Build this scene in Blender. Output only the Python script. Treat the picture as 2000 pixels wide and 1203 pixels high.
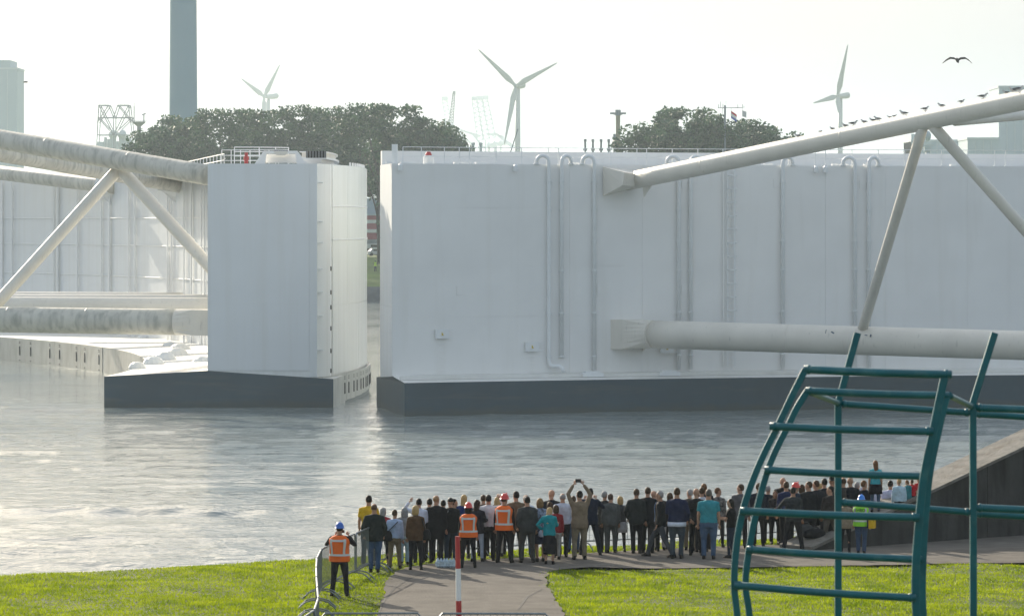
import bpy, bmesh, math, random
import numpy as np
from mathutils import Vector, Matrix
random.seed(7); np.random.seed(7)
R = math.radians
sc = bpy.context.scene
COL = sc.collection
for o in list(bpy.data.objects): bpy.data.objects.remove(o)

# ------------------------------------------------------------ camera, sky, sun, exposure
F = 7700.0; HY = 430.0; HC = 14.9            # focal length in photo pixels, horizon row, lens height over the water
cam = bpy.data.cameras.new('Camera'); cam_o = bpy.data.objects.new('Camera', cam); COL.objects.link(cam_o)
cam.sensor_width = 36.0; cam.lens = F / 2000 * 36.0
cam.shift_y = -(601.5 - HY) / 2000
cam.clip_start = 0.5; cam.clip_end = 20000
cam.dof.use_dof = True; cam.dof.focus_distance = 170; cam.dof.aperture_fstop = 9.0
cam_o.location = (0, 0, HC); cam_o.rotation_euler = (R(90), 0, 0)
sc.camera = cam_o

SUN_AZ = -26.5; SUN_EL = 22.0                # degrees left of the view axis (+Y), degrees up
w = bpy.data.worlds.new('World'); sc.world = w; w.use_nodes = True
nt = w.node_tree; bg = nt.nodes['Background']
sky = nt.nodes.new('ShaderNodeTexSky'); sky.sky_type = 'NISHITA'; sky.sun_disc = False
sky.sun_elevation = R(SUN_EL); sky.sun_rotation = R(SUN_AZ)
sky.altitude = 0; sky.air_density = 1.0; sky.dust_density = 7.0; sky.ozone_density = 0.9
nt.links.new(sky.outputs[0], bg.inputs[0]); bg.inputs[1].default_value = 0.13
# a thin, even veil of high haze over the whole blue sky, as the photograph shows it
veil = nt.nodes.new('ShaderNodeBackground'); veil.inputs[0].default_value = (.82, .955, 1.12, 1); veil.inputs[1].default_value = 0.62
mixw = nt.nodes.new('ShaderNodeMixShader'); mixw.inputs[0].default_value = 0.62
nt.links.new(bg.outputs[0], mixw.inputs[1]); nt.links.new(veil.outputs[0], mixw.inputs[2]); nt.links.new(mixw.outputs[0], nt.nodes['World Output'].inputs[0])
sl = bpy.data.lights.new('Sun', 'SUN'); sl.energy = 5.0; sl.angle = R(0.6); sl.color = (1.0, 0.90, 0.74)
so = bpy.data.objects.new('Sun', sl); COL.objects.link(so)
sd = Vector((math.sin(R(SUN_AZ)) * math.cos(R(SUN_EL)), math.cos(R(SUN_AZ)) * math.cos(R(SUN_EL)), math.sin(R(SUN_EL))))
so.rotation_euler = (-sd).to_track_quat('-Z', 'Y').to_euler(); so.location = (0, 0, 200)
sc.view_settings.view_transform = 'Standard'; sc.view_settings.look = 'None'
sc.view_settings.exposure = 0.42; sc.view_settings.gamma = 1.0; sc.view_settings.use_curve_mapping = False
sc.cycles.use_denoising = True
sc.cycles.max_bounces = 8; sc.cycles.diffuse_bounces = 4; sc.cycles.glossy_bounces = 4
sc.cycles.transmission_bounces = 4; sc.cycles.volume_bounces = 1; sc.cycles.transparent_max_bounces = 8
sc.cycles.sample_clamp_indirect = 6

# ------------------------------------------------------------ helpers
def P(px, py, Y):                             # a photo pixel at a chosen distance
    return Vector(((px - 1000) * Y / F, Y, HC - (py - HY) * Y / F))
def G(px, py, z):                             # a photo pixel on a level of known height
    Y = (HC - z) * F / (py - HY)
    return Vector(((px - 1000) * Y / F, Y, z))
def pxof(v): return 1000 + F * v[0] / v[1]

def tag(o, label=None, cat=None, group=None, kind=None):
    if label: o['label'] = label
    if cat: o['category'] = cat
    if group: o['group'] = group
    if kind: o['kind'] = kind
    return o
def empty(name, loc=(0, 0, 0), rz=0):
    o = bpy.data.objects.new(name, None); COL.objects.link(o)
    o.location = loc; o.rotation_euler = (0, 0, rz); o.empty_display_size = 0.2
    return o
def link(name, me, mat=None, parent=None, smooth=False):
    o = bpy.data.objects.new(name, me); COL.objects.link(o)
    if mat is not None and len(me.materials) == 0:
        me.materials.append(mat)
    if parent is not None: o.parent = parent
    if smooth and len(me.polygons): me.polygons.foreach_set('use_smooth', [True] * len(me.polygons))
    return o
def children_of(o): return [c for c in bpy.data.objects if c.parent == o]
KIDS = {}
def copy_tree(o, parent=None):
    c = o.copy(); COL.objects.link(c); c.parent = parent
    for ch in list(o.children): copy_tree(ch, c)
    return c

class MB:
    def __init__(s): s.v = []; s.f = []; s.m = []
    def add(s, vs, fs, mi=0):
        b = len(s.v); s.v += [tuple(x) for x in vs]; s.f += [tuple(b + i for i in f) for f in fs]; s.m += [mi] * len(fs); return s
    def box(s, c, size, rz=0, mi=0, M=None):
        sx, sy, sz = [k / 2 for k in size]; c = Vector(c)
        rot = Matrix.Rotation(rz, 3, 'Z') if M is None else M
        vs = [c + rot @ Vector((x, y, z)) for z in (-sz, sz) for x, y in ((-sx, -sy), (sx, -sy), (sx, sy), (-sx, sy))]
        return s.add(vs, [(3, 2, 1, 0), (4, 5, 6, 7), (0, 1, 5, 4), (1, 2, 6, 5), (2, 3, 7, 6), (3, 0, 4, 7)], mi)
    def bar(s, p, q, wd, ht=None, mi=0, up=(0, 0, 1)):
        p, q = Vector(p), Vector(q); d = (q - p); L = d.length
        if L < 1e-6: return s
        d /= L; u = Vector(up)
        if abs(d.dot(u)) > .99: u = Vector((0, 1, 0))
        x = d.cross(u).normalized(); y = x.cross(d).normalized(); ht = ht or wd
        vs = [c + x * a * wd / 2 + y * b * ht / 2 for c in (p, q) for a, b in ((-1, -1), (1, -1), (1, 1), (-1, 1))]
        return s.add(vs, [(0, 1, 2, 3), (7, 6, 5, 4), (0, 4, 5, 1), (1, 5, 6, 2), (2, 6, 7, 3), (3, 7, 4, 0)], mi)
    def loft(s, rings, cap=True, mi=0):
        n = len(rings[0]); vs = [v for r in rings for v in r]; fs = []
        for k in range(len(rings) - 1):
            for i in range(n):
                j = (i + 1) % n; fs.append((k * n + i, k * n + j, (k + 1) * n + j, (k + 1) * n + i))
        if cap:
            fs.append(tuple(reversed(range(n)))); fs.append(tuple((len(rings) - 1) * n + i for i in range(n)))
        return s.add(vs, fs, mi)
    def tube(s, pts, r, n=10, mi=0, cap=True, flat=1.0):
        pts = [Vector(p) for p in pts]; rs = r if isinstance(r, (list, tuple)) else [r] * len(pts)
        rings = []; prev = None
        for k, p in enumerate(pts):
            d = (pts[min(k + 1, len(pts) - 1)] - pts[max(k - 1, 0)]).normalized()
            if prev is None:
                u = Vector((0, 0, 1)) if abs(d.z) < .95 else Vector((0, 1, 0))
                x = d.cross(u).normalized()
            else:
                x = (prev - d * prev.dot(d)).normalized()
            prev = x; y = d.cross(x)
            rings.append([p + (x * math.cos(2 * math.pi * i / n) + y * math.sin(2 * math.pi * i / n) * flat) * rs[k] for i in range(n)])
        return s.loft(rings, cap, mi)
    def prism(s, poly, z0, z1, mi=0):
        n = len(poly); vs = [(x, y, z0) for x, y in poly] + [(x, y, z1) for x, y in poly]
        fs = [tuple(reversed(range(n))), tuple(range(n, 2 * n))] + [(i, (i + 1) % n, n + (i + 1) % n, n + i) for i in range(n)]
        return s.add(vs, fs, mi)
    def ball(s, c, r, n=8, m=6, mi=0):
        c = Vector(c); rx, ry, rz = r if isinstance(r, (list, tuple)) else (r, r, r)
        rings = []
        for k in range(m + 1):
            t = -math.pi / 2 + math.pi * (k if 0 < k < m else (0.06 if k == 0 else m - .06)) / m
            rings.append([c + Vector((rx * math.cos(t) * math.cos(2 * math.pi * i / n), ry * math.cos(t) * math.sin(2 * math.pi * i / n), rz * math.sin(t))) for i in range(n)])
        return s.loft(rings, True, mi)
    def mesh(s, name='mesh'):
        me = bpy.data.meshes.new(name); me.from_pydata(s.v, [], s.f)
        if any(s.m): me.polygons.foreach_set('material_index', s.m)
        me.update(); return me
    def build(s, name, mat, parent=None, smooth=False, loc=None):
        me = s.mesh(name)
        mats = mat if isinstance(mat, (list, tuple)) else [mat]
        for m in mats: me.materials.append(m)
        o = link(name, me, None, parent, smooth)
        if loc is not None: o.location = loc
        bm = bmesh.new(); bm.from_mesh(me); bmesh.ops.recalc_face_normals(bm, faces=bm.faces); bm.to_mesh(me); bm.free()
        if smooth:
            for e in me.edges: pass
        return o

def new_mat(name):
    m = bpy.data.materials.new(name); m.use_nodes = True
    return m, m.node_tree, m.node_tree.nodes['Principled BSDF']
def mat(name, col, rough=0.6, var=0.12, scale=3.0, stretch=(1, 1, 1), metal=0.0, bump=0.0, bscale=30.0, spec=0.5, dirt=None, dirt_amt=0.0, dirt_scale=1.0, dirt_stretch=(1, 1, 1), dirt_lo=0.5, dirt_hi=0.75, trans=0.0):
    m, t, b = new_mat(name); N = t.nodes; L = t.links
    b.inputs['Roughness'].default_value = rough; b.inputs['Metallic'].default_value = metal
    b.inputs['Specular IOR Level'].default_value = spec
    tc = N.new('ShaderNodeTexCoord')
    def noise(sca, st, det=4.0):
        mp = N.new('ShaderNodeMapping'); mp.inputs['Scale'].default_value = st
        L.new(tc.outputs['Object'], mp.inputs[0])
        n = N.new('ShaderNodeTexNoise'); n.inputs['Scale'].default_value = sca; n.inputs['Detail'].default_value = det
        L.new(mp.outputs[0], n.inputs['Vector']); return n
    n1 = noise(scale, stretch)
    cr = N.new('ShaderNodeValToRGB'); cr.color_ramp.elements[0].position = .3; cr.color_ramp.elements[1].position = .7
    cr.color_ramp.elements[0].color = tuple(c * (1 - var) for c in col) + (1,)
    cr.color_ramp.elements[1].color = tuple(min(1, c * (1 + var)) for c in col) + (1,)
    L.new(n1.outputs['Fac'], cr.inputs[0]); out = cr.outputs[0]
    if dirt is not None:
        n2 = noise(dirt_scale, dirt_stretch, 5.0)
        mr = N.new('ShaderNodeMapRange'); mr.inputs[1].default_value = dirt_lo; mr.inputs[2].default_value = dirt_hi; mr.inputs[4].default_value = dirt_amt
        L.new(n2.outputs['Fac'], mr.inputs[0])
        mx = N.new('ShaderNodeMix'); mx.data_type = 'RGBA'; L.new(mr.outputs[0], mx.inputs[0]); L.new(out, mx.inputs[6]); mx.inputs[7].default_value = tuple(dirt) + (1,)
        out = mx.outputs[2]
    L.new(out, b.inputs['Base Color'])
    if bump > 0:
        n3 = noise(bscale, (1, 1, 1)); bp = N.new('ShaderNodeBump'); bp.inputs['Strength'].default_value = bump; bp.inputs['Distance'].default_value = 0.05
        L.new(n3.outputs['Fac'], bp.inputs['Height']); L.new(bp.outputs[0], b.inputs['Normal'])
    if trans > 0:
        tr = N.new('ShaderNodeBsdfTranslucent'); L.new(out, tr.inputs[0]); ms = N.new('ShaderNodeMixShader'); ms.inputs[0].default_value = trans
        o = N['Material Output']; L.new(b.outputs[0], ms.inputs[1]); L.new(tr.outputs[0], ms.inputs[2]); L.new(ms.outputs[0], o.inputs[0])
    return m
CM = {}
def plain(col, rough=0.75, var=0.15):          # cloth, skin, hair: one material per colour
    k = (tuple(round(c, 4) for c in col), rough)
    if k not in CM: CM[k] = mat('cloth_%d' % len(CM), col, rough, var, 9.0, bump=0.6, bscale=11.0, spec=0.12)
    return CM[k]
M = {}
M['white'] = mat('white_paint', (.82, .81, .78), .42, .035, .25, dirt=(.55, .51, .42), dirt_amt=.20, dirt_scale=.5, dirt_stretch=(1.6, 1.6, .12), dirt_lo=.55, dirt_hi=.8)
M['white_l'] = mat('white_paint_worn', (.75, .765, .765), .40, .02, .3, dirt=(.58, .56, .48), dirt_amt=.2, dirt_scale=.6, dirt_stretch=(2.5, 2.5, .1), dirt_lo=.45, dirt_hi=.75)
M['gloss'] = mat('glossy_white_paint', (.79, .80, .78), .26, .02, .3, spec=.6, dirt=(.55, .54, .47), dirt_amt=.25, dirt_scale=.7, dirt_stretch=(2, 2, .1), dirt_lo=.45, dirt_hi=.75)
M['trim'] = mat('white_trim', (.78, .79, .78), .45, .03, 2)
M['tube'] = mat('cream_tube_paint', (.70, .66, .58), .45, .06, .5, dirt=(.18, .17, .14), dirt_amt=.35, dirt_scale=2.0, dirt_stretch=(2.2, 2.2, .4), dirt_lo=.62, dirt_hi=.8)
M['tube_dirty'] = mat('weathered_tube_paint', (.55, .53, .46), .5, .12, .6, dirt=(.10, .11, .09), dirt_amt=.55, dirt_scale=1.0, dirt_stretch=(2.2, 2.2, .5), dirt_lo=.46, dirt_hi=.78)
M['dark'] = mat('dark_blue_grey_paint', (.016, .050, .074), .38, .12, .4, dirt=(.075, .09, .085), dirt_amt=.5, dirt_scale=.5, dirt_stretch=(.5, .5, 4.0), dirt_lo=.55, dirt_hi=.8)
def tide(m, z_top=.75):
    t = m.node_tree; N = t.nodes; L = t.links; b = N['Principled BSDF']; src = b.inputs['Base Color'].links[0].from_socket
    tc = N.new('ShaderNodeTexCoord'); sp = N.new('ShaderNodeSeparateXYZ'); L.new(tc.outputs['Object'], sp.inputs[0])
    mp = N.new('ShaderNodeMapping'); mp.inputs['Scale'].default_value = (.5, .5, 1.2); L.new(tc.outputs['Object'], mp.inputs[0])
    n = N.new('ShaderNodeTexNoise'); n.inputs['Scale'].default_value = 2.0; n.inputs['Detail'].default_value = 6; L.new(mp.outputs[0], n.inputs['Vector'])
    ad = N.new('ShaderNodeMath'); ad.operation = 'MULTIPLY_ADD'; L.new(n.outputs['Fac'], ad.inputs[0]); ad.inputs[1].default_value = -1.1; L.new(sp.outputs['Z'], ad.inputs[2])
    cr = N.new('ShaderNodeValToRGB'); e = cr.color_ramp.elements; e[0].position = .0; e[0].color = (.85, .85, .85, 1); e[1].position = .62; e[1].color = (0, 0, 0, 1)
    k = cr.color_ramp.elements.new(.30); k.color = (.6, .6, .6, 1)
    mr = N.new('ShaderNodeMapRange'); mr.inputs[1].default_value = -.9; mr.inputs[2].default_value = z_top; L.new(ad.outputs[0], mr.inputs[0]); L.new(mr.outputs[0], cr.inputs[0])
    mx = N.new('ShaderNodeMix'); mx.data_type = 'RGBA'; L.new(cr.outputs[0], mx.inputs[0]); L.new(src, mx.inputs[6]); mx.inputs[7].default_value = (.040, .052, .040, 1); L.new(mx.outputs[2], b.inputs['Base Color'])
tide(M['dark'])
M['steel'] = mat('pale_steel_cladding', (.44, .44, .41), .36, .10, .5, metal=.25, dirt=(.25, .25, .21), dirt_amt=.6, dirt_scale=.7, dirt_stretch=(1.2, 1.2, .5), dirt_lo=.45, dirt_hi=.75)
M['deck'] = mat('white_deck_paint', (.76, .75, .71), .6, .05, .5, dirt=(.45, .43, .37), dirt_amt=.4, dirt_scale=.5)
M['black'] = mat('black_rubber', (.012, .013, .014), .6, .2, 3)
M['red'] = mat('red_paint', (.42, .03, .03), .45, .12, 3)
M['galv'] = mat('galvanised_steel', (.20, .22, .23), .38, .15, 12, metal=.7)
M['teal'] = mat('teal_paint', (.002, .108, .130), .34, .14, 7.0, dirt=(.10, .22, .21), dirt_amt=.5, dirt_scale=6, dirt_lo=.55, dirt_hi=.8)
M['asphalt'] = mat('worn_asphalt', (.160, .143, .122), .9, .14, 2.2, bump=.5, bscale=14, spec=.08, dirt=(.085, .075, .062), dirt_amt=.6, dirt_scale=.9, dirt_lo=.5, dirt_hi=.75)
M['concrete'] = mat('stained_concrete', (.062, .060, .056), .85, .16, 1.5, bump=.5, bscale=7, spec=.1, dirt=(.02, .019, .016), dirt_amt=.8, dirt_scale=1.4, dirt_stretch=(2.2, 2.2, .3), dirt_lo=.45, dirt_hi=.72)
M['soil'] = mat('turf_soil', (.055, .075, .012), .95, .3, 1.6)
M['far_grass'] = mat('far_grass', (.12, .17, .03), .9, .35, .12, dirt=(.04, .06, .02), dirt_amt=.6, dirt_scale=.08)
M['rock'] = mat('bank_rock', (.045, .055, .06), .8, .4, .5)
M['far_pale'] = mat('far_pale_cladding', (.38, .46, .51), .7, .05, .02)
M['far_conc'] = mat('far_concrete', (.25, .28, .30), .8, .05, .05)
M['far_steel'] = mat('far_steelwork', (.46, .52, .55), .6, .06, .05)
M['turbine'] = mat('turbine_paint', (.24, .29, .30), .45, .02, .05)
M['bark'] = mat('bark', (.05, .045, .036), .9, .3, 2)

# ------------------------------------------------------------ ground, path, water, far bank
ZG = 6.35
EDGE = [(-400, -30), (-60, 66), (-12.3, 95), (-4.7, 99.9), (-3.15, 101), (-1.3, 101.7), (2.4, 104), (5.5, 105.7), (6.9, 106.4), (20, 114), (80, 150), (400, 340)]
def edge_y(x): return float(np.interp(x, [e[0] for e in EDGE], [e[1] for e in EDGE]))
def ground_z(y): return float(np.interp(y, [-60, 3, 15, 30, 42, 68, 400], [13.2, 13.2, 11.0, 8.4, 7.3, ZG, ZG]))
def make_ground():
    xs = [-400, -250, -150, -90, -60, -40, -30] + [-24 + .5 * i for i in range(97)] + [30, 40, 60, 80, 120, 200, 300, 400]
    rows = []
    for x in xs:
        ey = edge_y(x); y0 = min(-60, ey - 60)
        ys = [y0, min(0, ey - 30), min(3, ey - 28), min(10, ey - 26), min(20, ey - 25), min(30, ey - 22), min(42, ey - 20), min(55, ey - 18), min(68, ey - 17)]
        ys += list(np.linspace(ys[-1] + 1, ey, 40))
        r = [(x, y, ground_z(y) + (0.035 * math.sin(x * 1.3 + y * .7) * math.sin(y * .9 - x * .4) - .03 if y > 68 else 0)) for y in ys]
        r += [(x, ey + .5, ZG - .14), (x, ey + 2, ZG - .9), (x, ey + 15, -1.5), (x, ey + 40, -8)]
        rows.append(r)
    n = len(rows[0]); mb = MB()
    mb.v = [v for r in rows for v in r]
    mb.f = [(i * n + j, (i + 1) * n + j, (i + 1) * n + j + 1, i * n + j + 1) for i in range(len(rows) - 1) for j in range(n - 1)]
    mb.m = [0] * len(mb.f)
    return tag(mb.build('ground', M['soil'], smooth=True), kind='structure')
make_ground()
path_px = [(740, 1203), (745, 1180), (752, 1150), (760, 1128), (778, 1114), (805, 1106), (870, 1098), (1000, 1090), (1100, 1083), (1200, 1077), (1300, 1072), (1420, 1067), (1560, 1062), (1700, 1052), (2030, 1034), (2300, 1022),
           (2300, 1090), (2000, 1099), (1800, 1102), (1480, 1108), (1300, 1110), (1150, 1108), (1095, 1111), (1072, 1118), (1066, 1128), (1070, 1145), (1085, 1172), (1105, 1203)]
PATH = [G(x, y, ZG).xy for x, y in path_px]
a_, b_ = PATH[0], PATH[-1]
PATH = [Vector((a_.x - .25, 69.5))] + PATH + [Vector((b_.x + .3, 69.5))]
def build_path():
    jit = []
    for i in range(len(PATH)):
        p, q = PATH[i], PATH[(i + 1) % len(PATH)]; k = max(1, int((q - p).length / .35))
        for j in range(k):
            t = p.lerp(q, j / k); jit.append((t.x + random.uniform(-.05, .05), t.y + random.uniform(-.09, .09)))
    bm = bmesh.new(); vs = [bm.verts.new((x, y, ZG + .012)) for x, y in jit]; bm.faces.new(vs)
    bmesh.ops.triangulate(bm, faces=bm.faces); bmesh.ops.recalc_face_normals(bm, faces=bm.faces)
    if sum(f.normal.z for f in bm.faces) < 0: bmesh.ops.reverse_faces(bm, faces=bm.faces)
    me = bpy.data.meshes.new('path'); bm.to_mesh(me); bm.free()
    tag(link('path', me, M['asphalt']), kind='structure'); return jit
PJ = build_path()
for k_, pts_ in enumerate((((738, 1198), (752, 1170), (768, 1150), (790, 1134), (812, 1124), (838, 1117)), ((1060, 1150), (1030, 1165), (1010, 1190)), ((1190, 1094), (1260, 1090), (1330, 1091)))):
    mb = MB(); q_ = [G(x + random.uniform(-2, 2), y, ZG + .018) for x, y in pts_]; vs = []
    for i, p in enumerate(q_): w_ = .035 * (1 - abs(i / (len(q_) - 1) - .5)); vs += [(p.x - w_, p.y, p.z), (p.x + w_, p.y + .03, p.z)]
    mb.add(vs, [(2 * i, 2 * i + 1, 2 * i + 3, 2 * i + 2) for i in range(len(q_) - 1)]).build('crack', mat('crack_%d' % k_, (.05, .045, .038), .9), bpy.data.objects['path'])

def water_mat():
    m, t, b = new_mat('river_water'); N = t.nodes; L = t.links
    b.inputs['Base Color'].default_value = (.20, .235, .23, 1); b.inputs['Roughness'].default_value = .05; b.inputs['IOR'].default_value = 1.33
    tc = N.new('ShaderNodeTexCoord')
    def nz(st, sc_, det, w=0):
        mp = N.new('ShaderNodeMapping'); mp.inputs['Scale'].default_value = st; L.new(tc.outputs['Object'], mp.inputs[0])
        n = N.new('ShaderNodeTexNoise'); n.inputs['Scale'].default_value = sc_; n.inputs['Detail'].default_value = det; n.inputs['Distortion'].default_value = w
        L.new(mp.outputs[0], n.inputs['Vector']); return n
    big = nz((.05, .035, 1), 1.0, 3, .6)          # calm slicks and rougher patches of the current
    mr = N.new('ShaderNodeMapRange'); mr.inputs[1].default_value = .36; mr.inputs[2].default_value = .66; mr.inputs[3].default_value = .35; mr.inputs[4].default_value = 1.0
    L.new(big.outputs['Fac'], mr.inputs[0])
    a = nz((.55, .9, 1), 1.0, 5, .8); c = nz((2.4, 3.4, 1), 1.0, 3, .4)
    ad = N.new('ShaderNodeMath'); ad.operation = 'MULTIPLY_ADD'; L.new(c.outputs['Fac'], ad.inputs[0]); ad.inputs[1].default_value = .42; L.new(a.outputs['Fac'], ad.inputs[2])
    ml = N.new('ShaderNodeMath'); ml.operation = 'MULTIPLY'; L.new(ad.outputs[0], ml.inputs[0]); L.new(mr.outputs[0], ml.inputs[1])
    bp = N.new('ShaderNodeBump'); bp.inputs['Strength'].default_value = 1.0; bp.inputs['Distance'].default_value = .18
    L.new(ml.outputs[0], bp.inputs['Height']); L.new(bp.outputs[0], b.inputs['Normal'])
    return m
M['water'] = water_mat()
def make_water():
    # fine rows where the waves are near, then one big sheet; real low waves in the mesh
    ys = []; y = 150.0
    while y < 345: ys.append(y); y += .30 * (y / 165) ** 1.7
    nx = 430; V = []
    for y in ys:
        hw = 6 + y * .145
        V.append([(-hw + 2 * hw * i / (nx - 1), y) for i in range(nx)])
    A = np.array(V).reshape(-1, 2); X, Yv = A[:, 0], A[:, 1]; Z = np.zeros(len(A))
    rng = np.random.RandomState(3)
    for k in range(60):                          # choppy wavelets, shorter near us
        lam = rng.uniform(.9, 4.2); th = R(90 + rng.normal(0, 38)); ph = rng.uniform(0, 6.28)
        env = np.clip(.25 + np.sin(X * rng.uniform(.05, .35) + Yv * rng.uniform(.03, .2) + rng.uniform(0, 6.28)), 0, 1.2)
        Z += .0046 * lam ** .8 * env * np.sin(2 * np.pi / lam * (X * math.cos(th) + Yv * math.sin(th)) + ph)
    for k in range(14):                          # long streaks of the current
        lam = rng.uniform(4, 11); th = R(90 + rng.normal(0, 7)); ph = rng.uniform(0, 6.28)
        Z += .006 * lam ** .6 * np.sin(2 * np.pi / lam * (X * math.cos(th) + Yv * math.sin(th)) + ph + .8 * np.sin(X * .11 + k))
    rip = 1.5 * np.exp(-((Yv - (203 + 1.5 * np.sin(X * .13))) / 3.0) ** 2) + .8 * np.exp(-((Yv - (178 + 2 * np.sin(X * .2 + 1))) / 9) ** 2)
    fade = np.clip((345 - Yv) / 40, 0, 1)
    Z = Z * (.50 + .70 * rip) * fade
    n = len(ys); fs = [(i * nx + j, i * nx + j + 1, (i + 1) * nx + j + 1, (i + 1) * nx + j) for i in range(n - 1) for j in range(nx - 1)]
    me = bpy.data.meshes.new('water'); vs = np.column_stack([X, Yv, Z])
    # flat sheet around the rippled middle
    xl0, xr0 = V[0][0][0], V[0][-1][0]; xl1, xr1 = V[-1][0][0], V[-1][-1][0]; y0, y1 = ys[0], ys[-1]; b = len(vs)
    ex = [(-3500, y0 - 300, 0), (-3500, y1, 0), (-3500, 800, 0), (3500, 800, 0), (3500, y1, 0), (3500, y0 - 300, 0), (xl0, y0, 0), (xl1, y1, 0), (xr0, y0, 0), (xr1, y1, 0)]
    vs = np.vstack([vs, np.array(ex)])
    fs += [(b, b + 6, b + 7, b + 1), (b + 1, b + 7, b + 9, b + 4, b + 3, b + 2), (b + 8, b + 5, b + 4, b + 9), (b, b + 5, b + 8, b + 6)]
    me.from_pydata(vs.tolist(), [], fs); me.update()
    o = link('water', me, M['water'], smooth=True); tag(o, kind='structure')
make_water()
def far_bank():
    prof = [(715, -3), (719, .3), (723, 2.7), (742, 5.2), (760, 7.6), (775, 7.7), (900, 7.6), (1500, 6.5), (9800, 5)]
    xs = [-5000, -800] + [-400 + 40 * i for i in range(21)] + [800, 5000]
    mb = MB(); n = len(prof)
    mb.v = [(x, y + (1.2 * math.sin(x * .05) if y < 770 else 0), z) for x in xs for y, z in prof]
    for i in range(len(xs) - 1):
        for j in range(n - 1):
            mb.f.append((i * n + j, (i + 1) * n + j, (i + 1) * n + j + 1, i * n + j + 1)); mb.m.append(1 if j < 2 else 0)
    tag(mb.build('far_shore', [M['far_grass'], M['rock']], smooth=True), kind='structure')
far_bank()

# ------------------------------------------------------------ the two storm surge gates
def sweep(sec, C, start, a_end, nseg, sgn, name, mats, parent, mi_of=None, smooth=False, caps=True):
    """sec: list of (radius, z) closed section; start: radius -> (x, y) on the end plane"""
    rings = []
    for k in range(nseg + 1):
        ring = []
        for (r, z) in sec:
            s = start(r); a0 = math.atan2(s[1] - C[1], s[0] - C[0]); a = a0 + (a_end - a0) * k / nseg
            ring.append((C[0] + r * math.cos(a), C[1] + r * math.sin(a), z) if k else (s[0], s[1], z))
        rings.append(ring)
    mb = MB(); n = len(sec); vs = [v for r in rings for v in r]; fs = []; ms = []
    for k in range(nseg):
        for i in range(n):
            j = (i + 1) % n; fs.append((k * n + i, k * n + j, (k + 1) * n + j, (k + 1) * n + i)); ms.append(mi_of(i) if mi_of else 0)
    if caps:
        fs += [tuple(range(n)), tuple(nseg * n + i for i in range(n))]; ms += [mi_of(-1) if mi_of else 0] * 2
    mb.v, mb.f, mb.m = [tuple(v) for v in vs], fs, ms
    return mb.build(name, mats, parent, smooth)
def arc_of_px(px, C, r, a0, a1):
    f = lambda a: pxof((C[0] + r * math.cos(a), C[1] + r * math.sin(a))) - px
    lo, hi = a0, a1
    for _ in range(60):
        m = (lo + hi) / 2
        if (f(lo) > 0) == (f(m) > 0): lo = m
        else: hi = m
    return lo
def wall_panels(parent, C, r, angs, zs, mat_, off=.05, gap=.03, name='panel'):
    """curved plates proud of the wall on the side of the centre (off > 0)"""
    out = []
    for ia in range(len(angs) - 1):
        a0, a1 = sorted((angs[ia], angs[ia + 1])); g = gap / 2 / r
        for iz in range(len(zs) - 1):
            z0, z1 = zs[iz] + gap / 2, zs[iz + 1] - gap / 2; mb = MB(); rings = []
            jit = random.uniform(-.006, .006)
            for k in range(4):
                a = a0 + g + (a1 - a0 - 2 * g) * k / 3; c, s = math.cos(a), math.sin(a)
                rr = r - off + jit; rb = r + .02 * (1 if off > 0 else -1)
                rings.append([(C[0] + rr * c, C[1] + rr * s, z0), (C[0] + rr * c, C[1] + rr * s, z1), (C[0] + rb * c, C[1] + rb * s, z1), (C[0] + rb * c, C[1] + rb * s, z0)])
            mb.loft(rings); out.append(mb.build(name, mat_, parent))
    return out
def railing(parent, pts, h=1.1, mat_=None, rails=(1.0, .55), r=.035, post_every=1):
    """pts on the deck; one part with its posts as sub-parts"""
    mb = MB()
    for k in rails: mb.tube([Vector(p) + Vector((0, 0, h * k)) for p in pts], r, 6)
    o = mb.build('railing', mat_ or M['trim'], parent)
    for p in pts[::post_every]:
        pm = MB().bar(Vector(p), Vector(p) + Vector((0, 0, h)), .07, .07).box(Vector(p) + Vector((0, 0, .03)), (.2, .2, .06))
        pm.build('post', mat_ or M['trim'], o)
    return o
def big_tube(parent, name, p, q, r, m, n=28, joints=()):
    p, q = Vector(p), Vector(q); ts = sorted(set([0, 1] + [i / 12 for i in range(13)]))
    mb = MB().tube([p.lerp(q, t) for t in ts], r, n)
    o = mb.build(name, m, parent, smooth=True)
    for t in joints:
        d = (q - p).normalized(); c = p.lerp(q, t)
        MB().tube([c - d * .05, c + d * .05], r * 1.012, n).build('weld_ring', m, o, smooth=True)
    return o

# ---- far gate (left in the photo): its end faces us, it curves away to the left
LG = empty('storm_surge_gate', (-19, 318, 0))
def setpar(o): pass
CL = (-213.7, 330.9); YL = 313.5
GL = LG.location.copy()
def sL(r): return (CL[0] + math.sqrt(r * r - (YL - CL[1]) ** 2), YL)
aL = R(52)
class Off:                                        # parts of a gate are built in world coordinates under a root at the gate's foot
    def __init__(s, root): s.inv = -root.location
def fix_children(root):
    for c in root.children:
        c.location = c.location - root.location
ZT = 19.38
def sLw(r): return (-14.6, 316.5) if abs(r - 199.4) < .01 else sL(r)
# wall core
sweep([(190.3, 2.9), (199.4, 2.3), (199.4, ZT), (190.3, ZT)], CL, sLw, aL, 60, 1, 'wall', [M['white_l']], LG)
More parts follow.
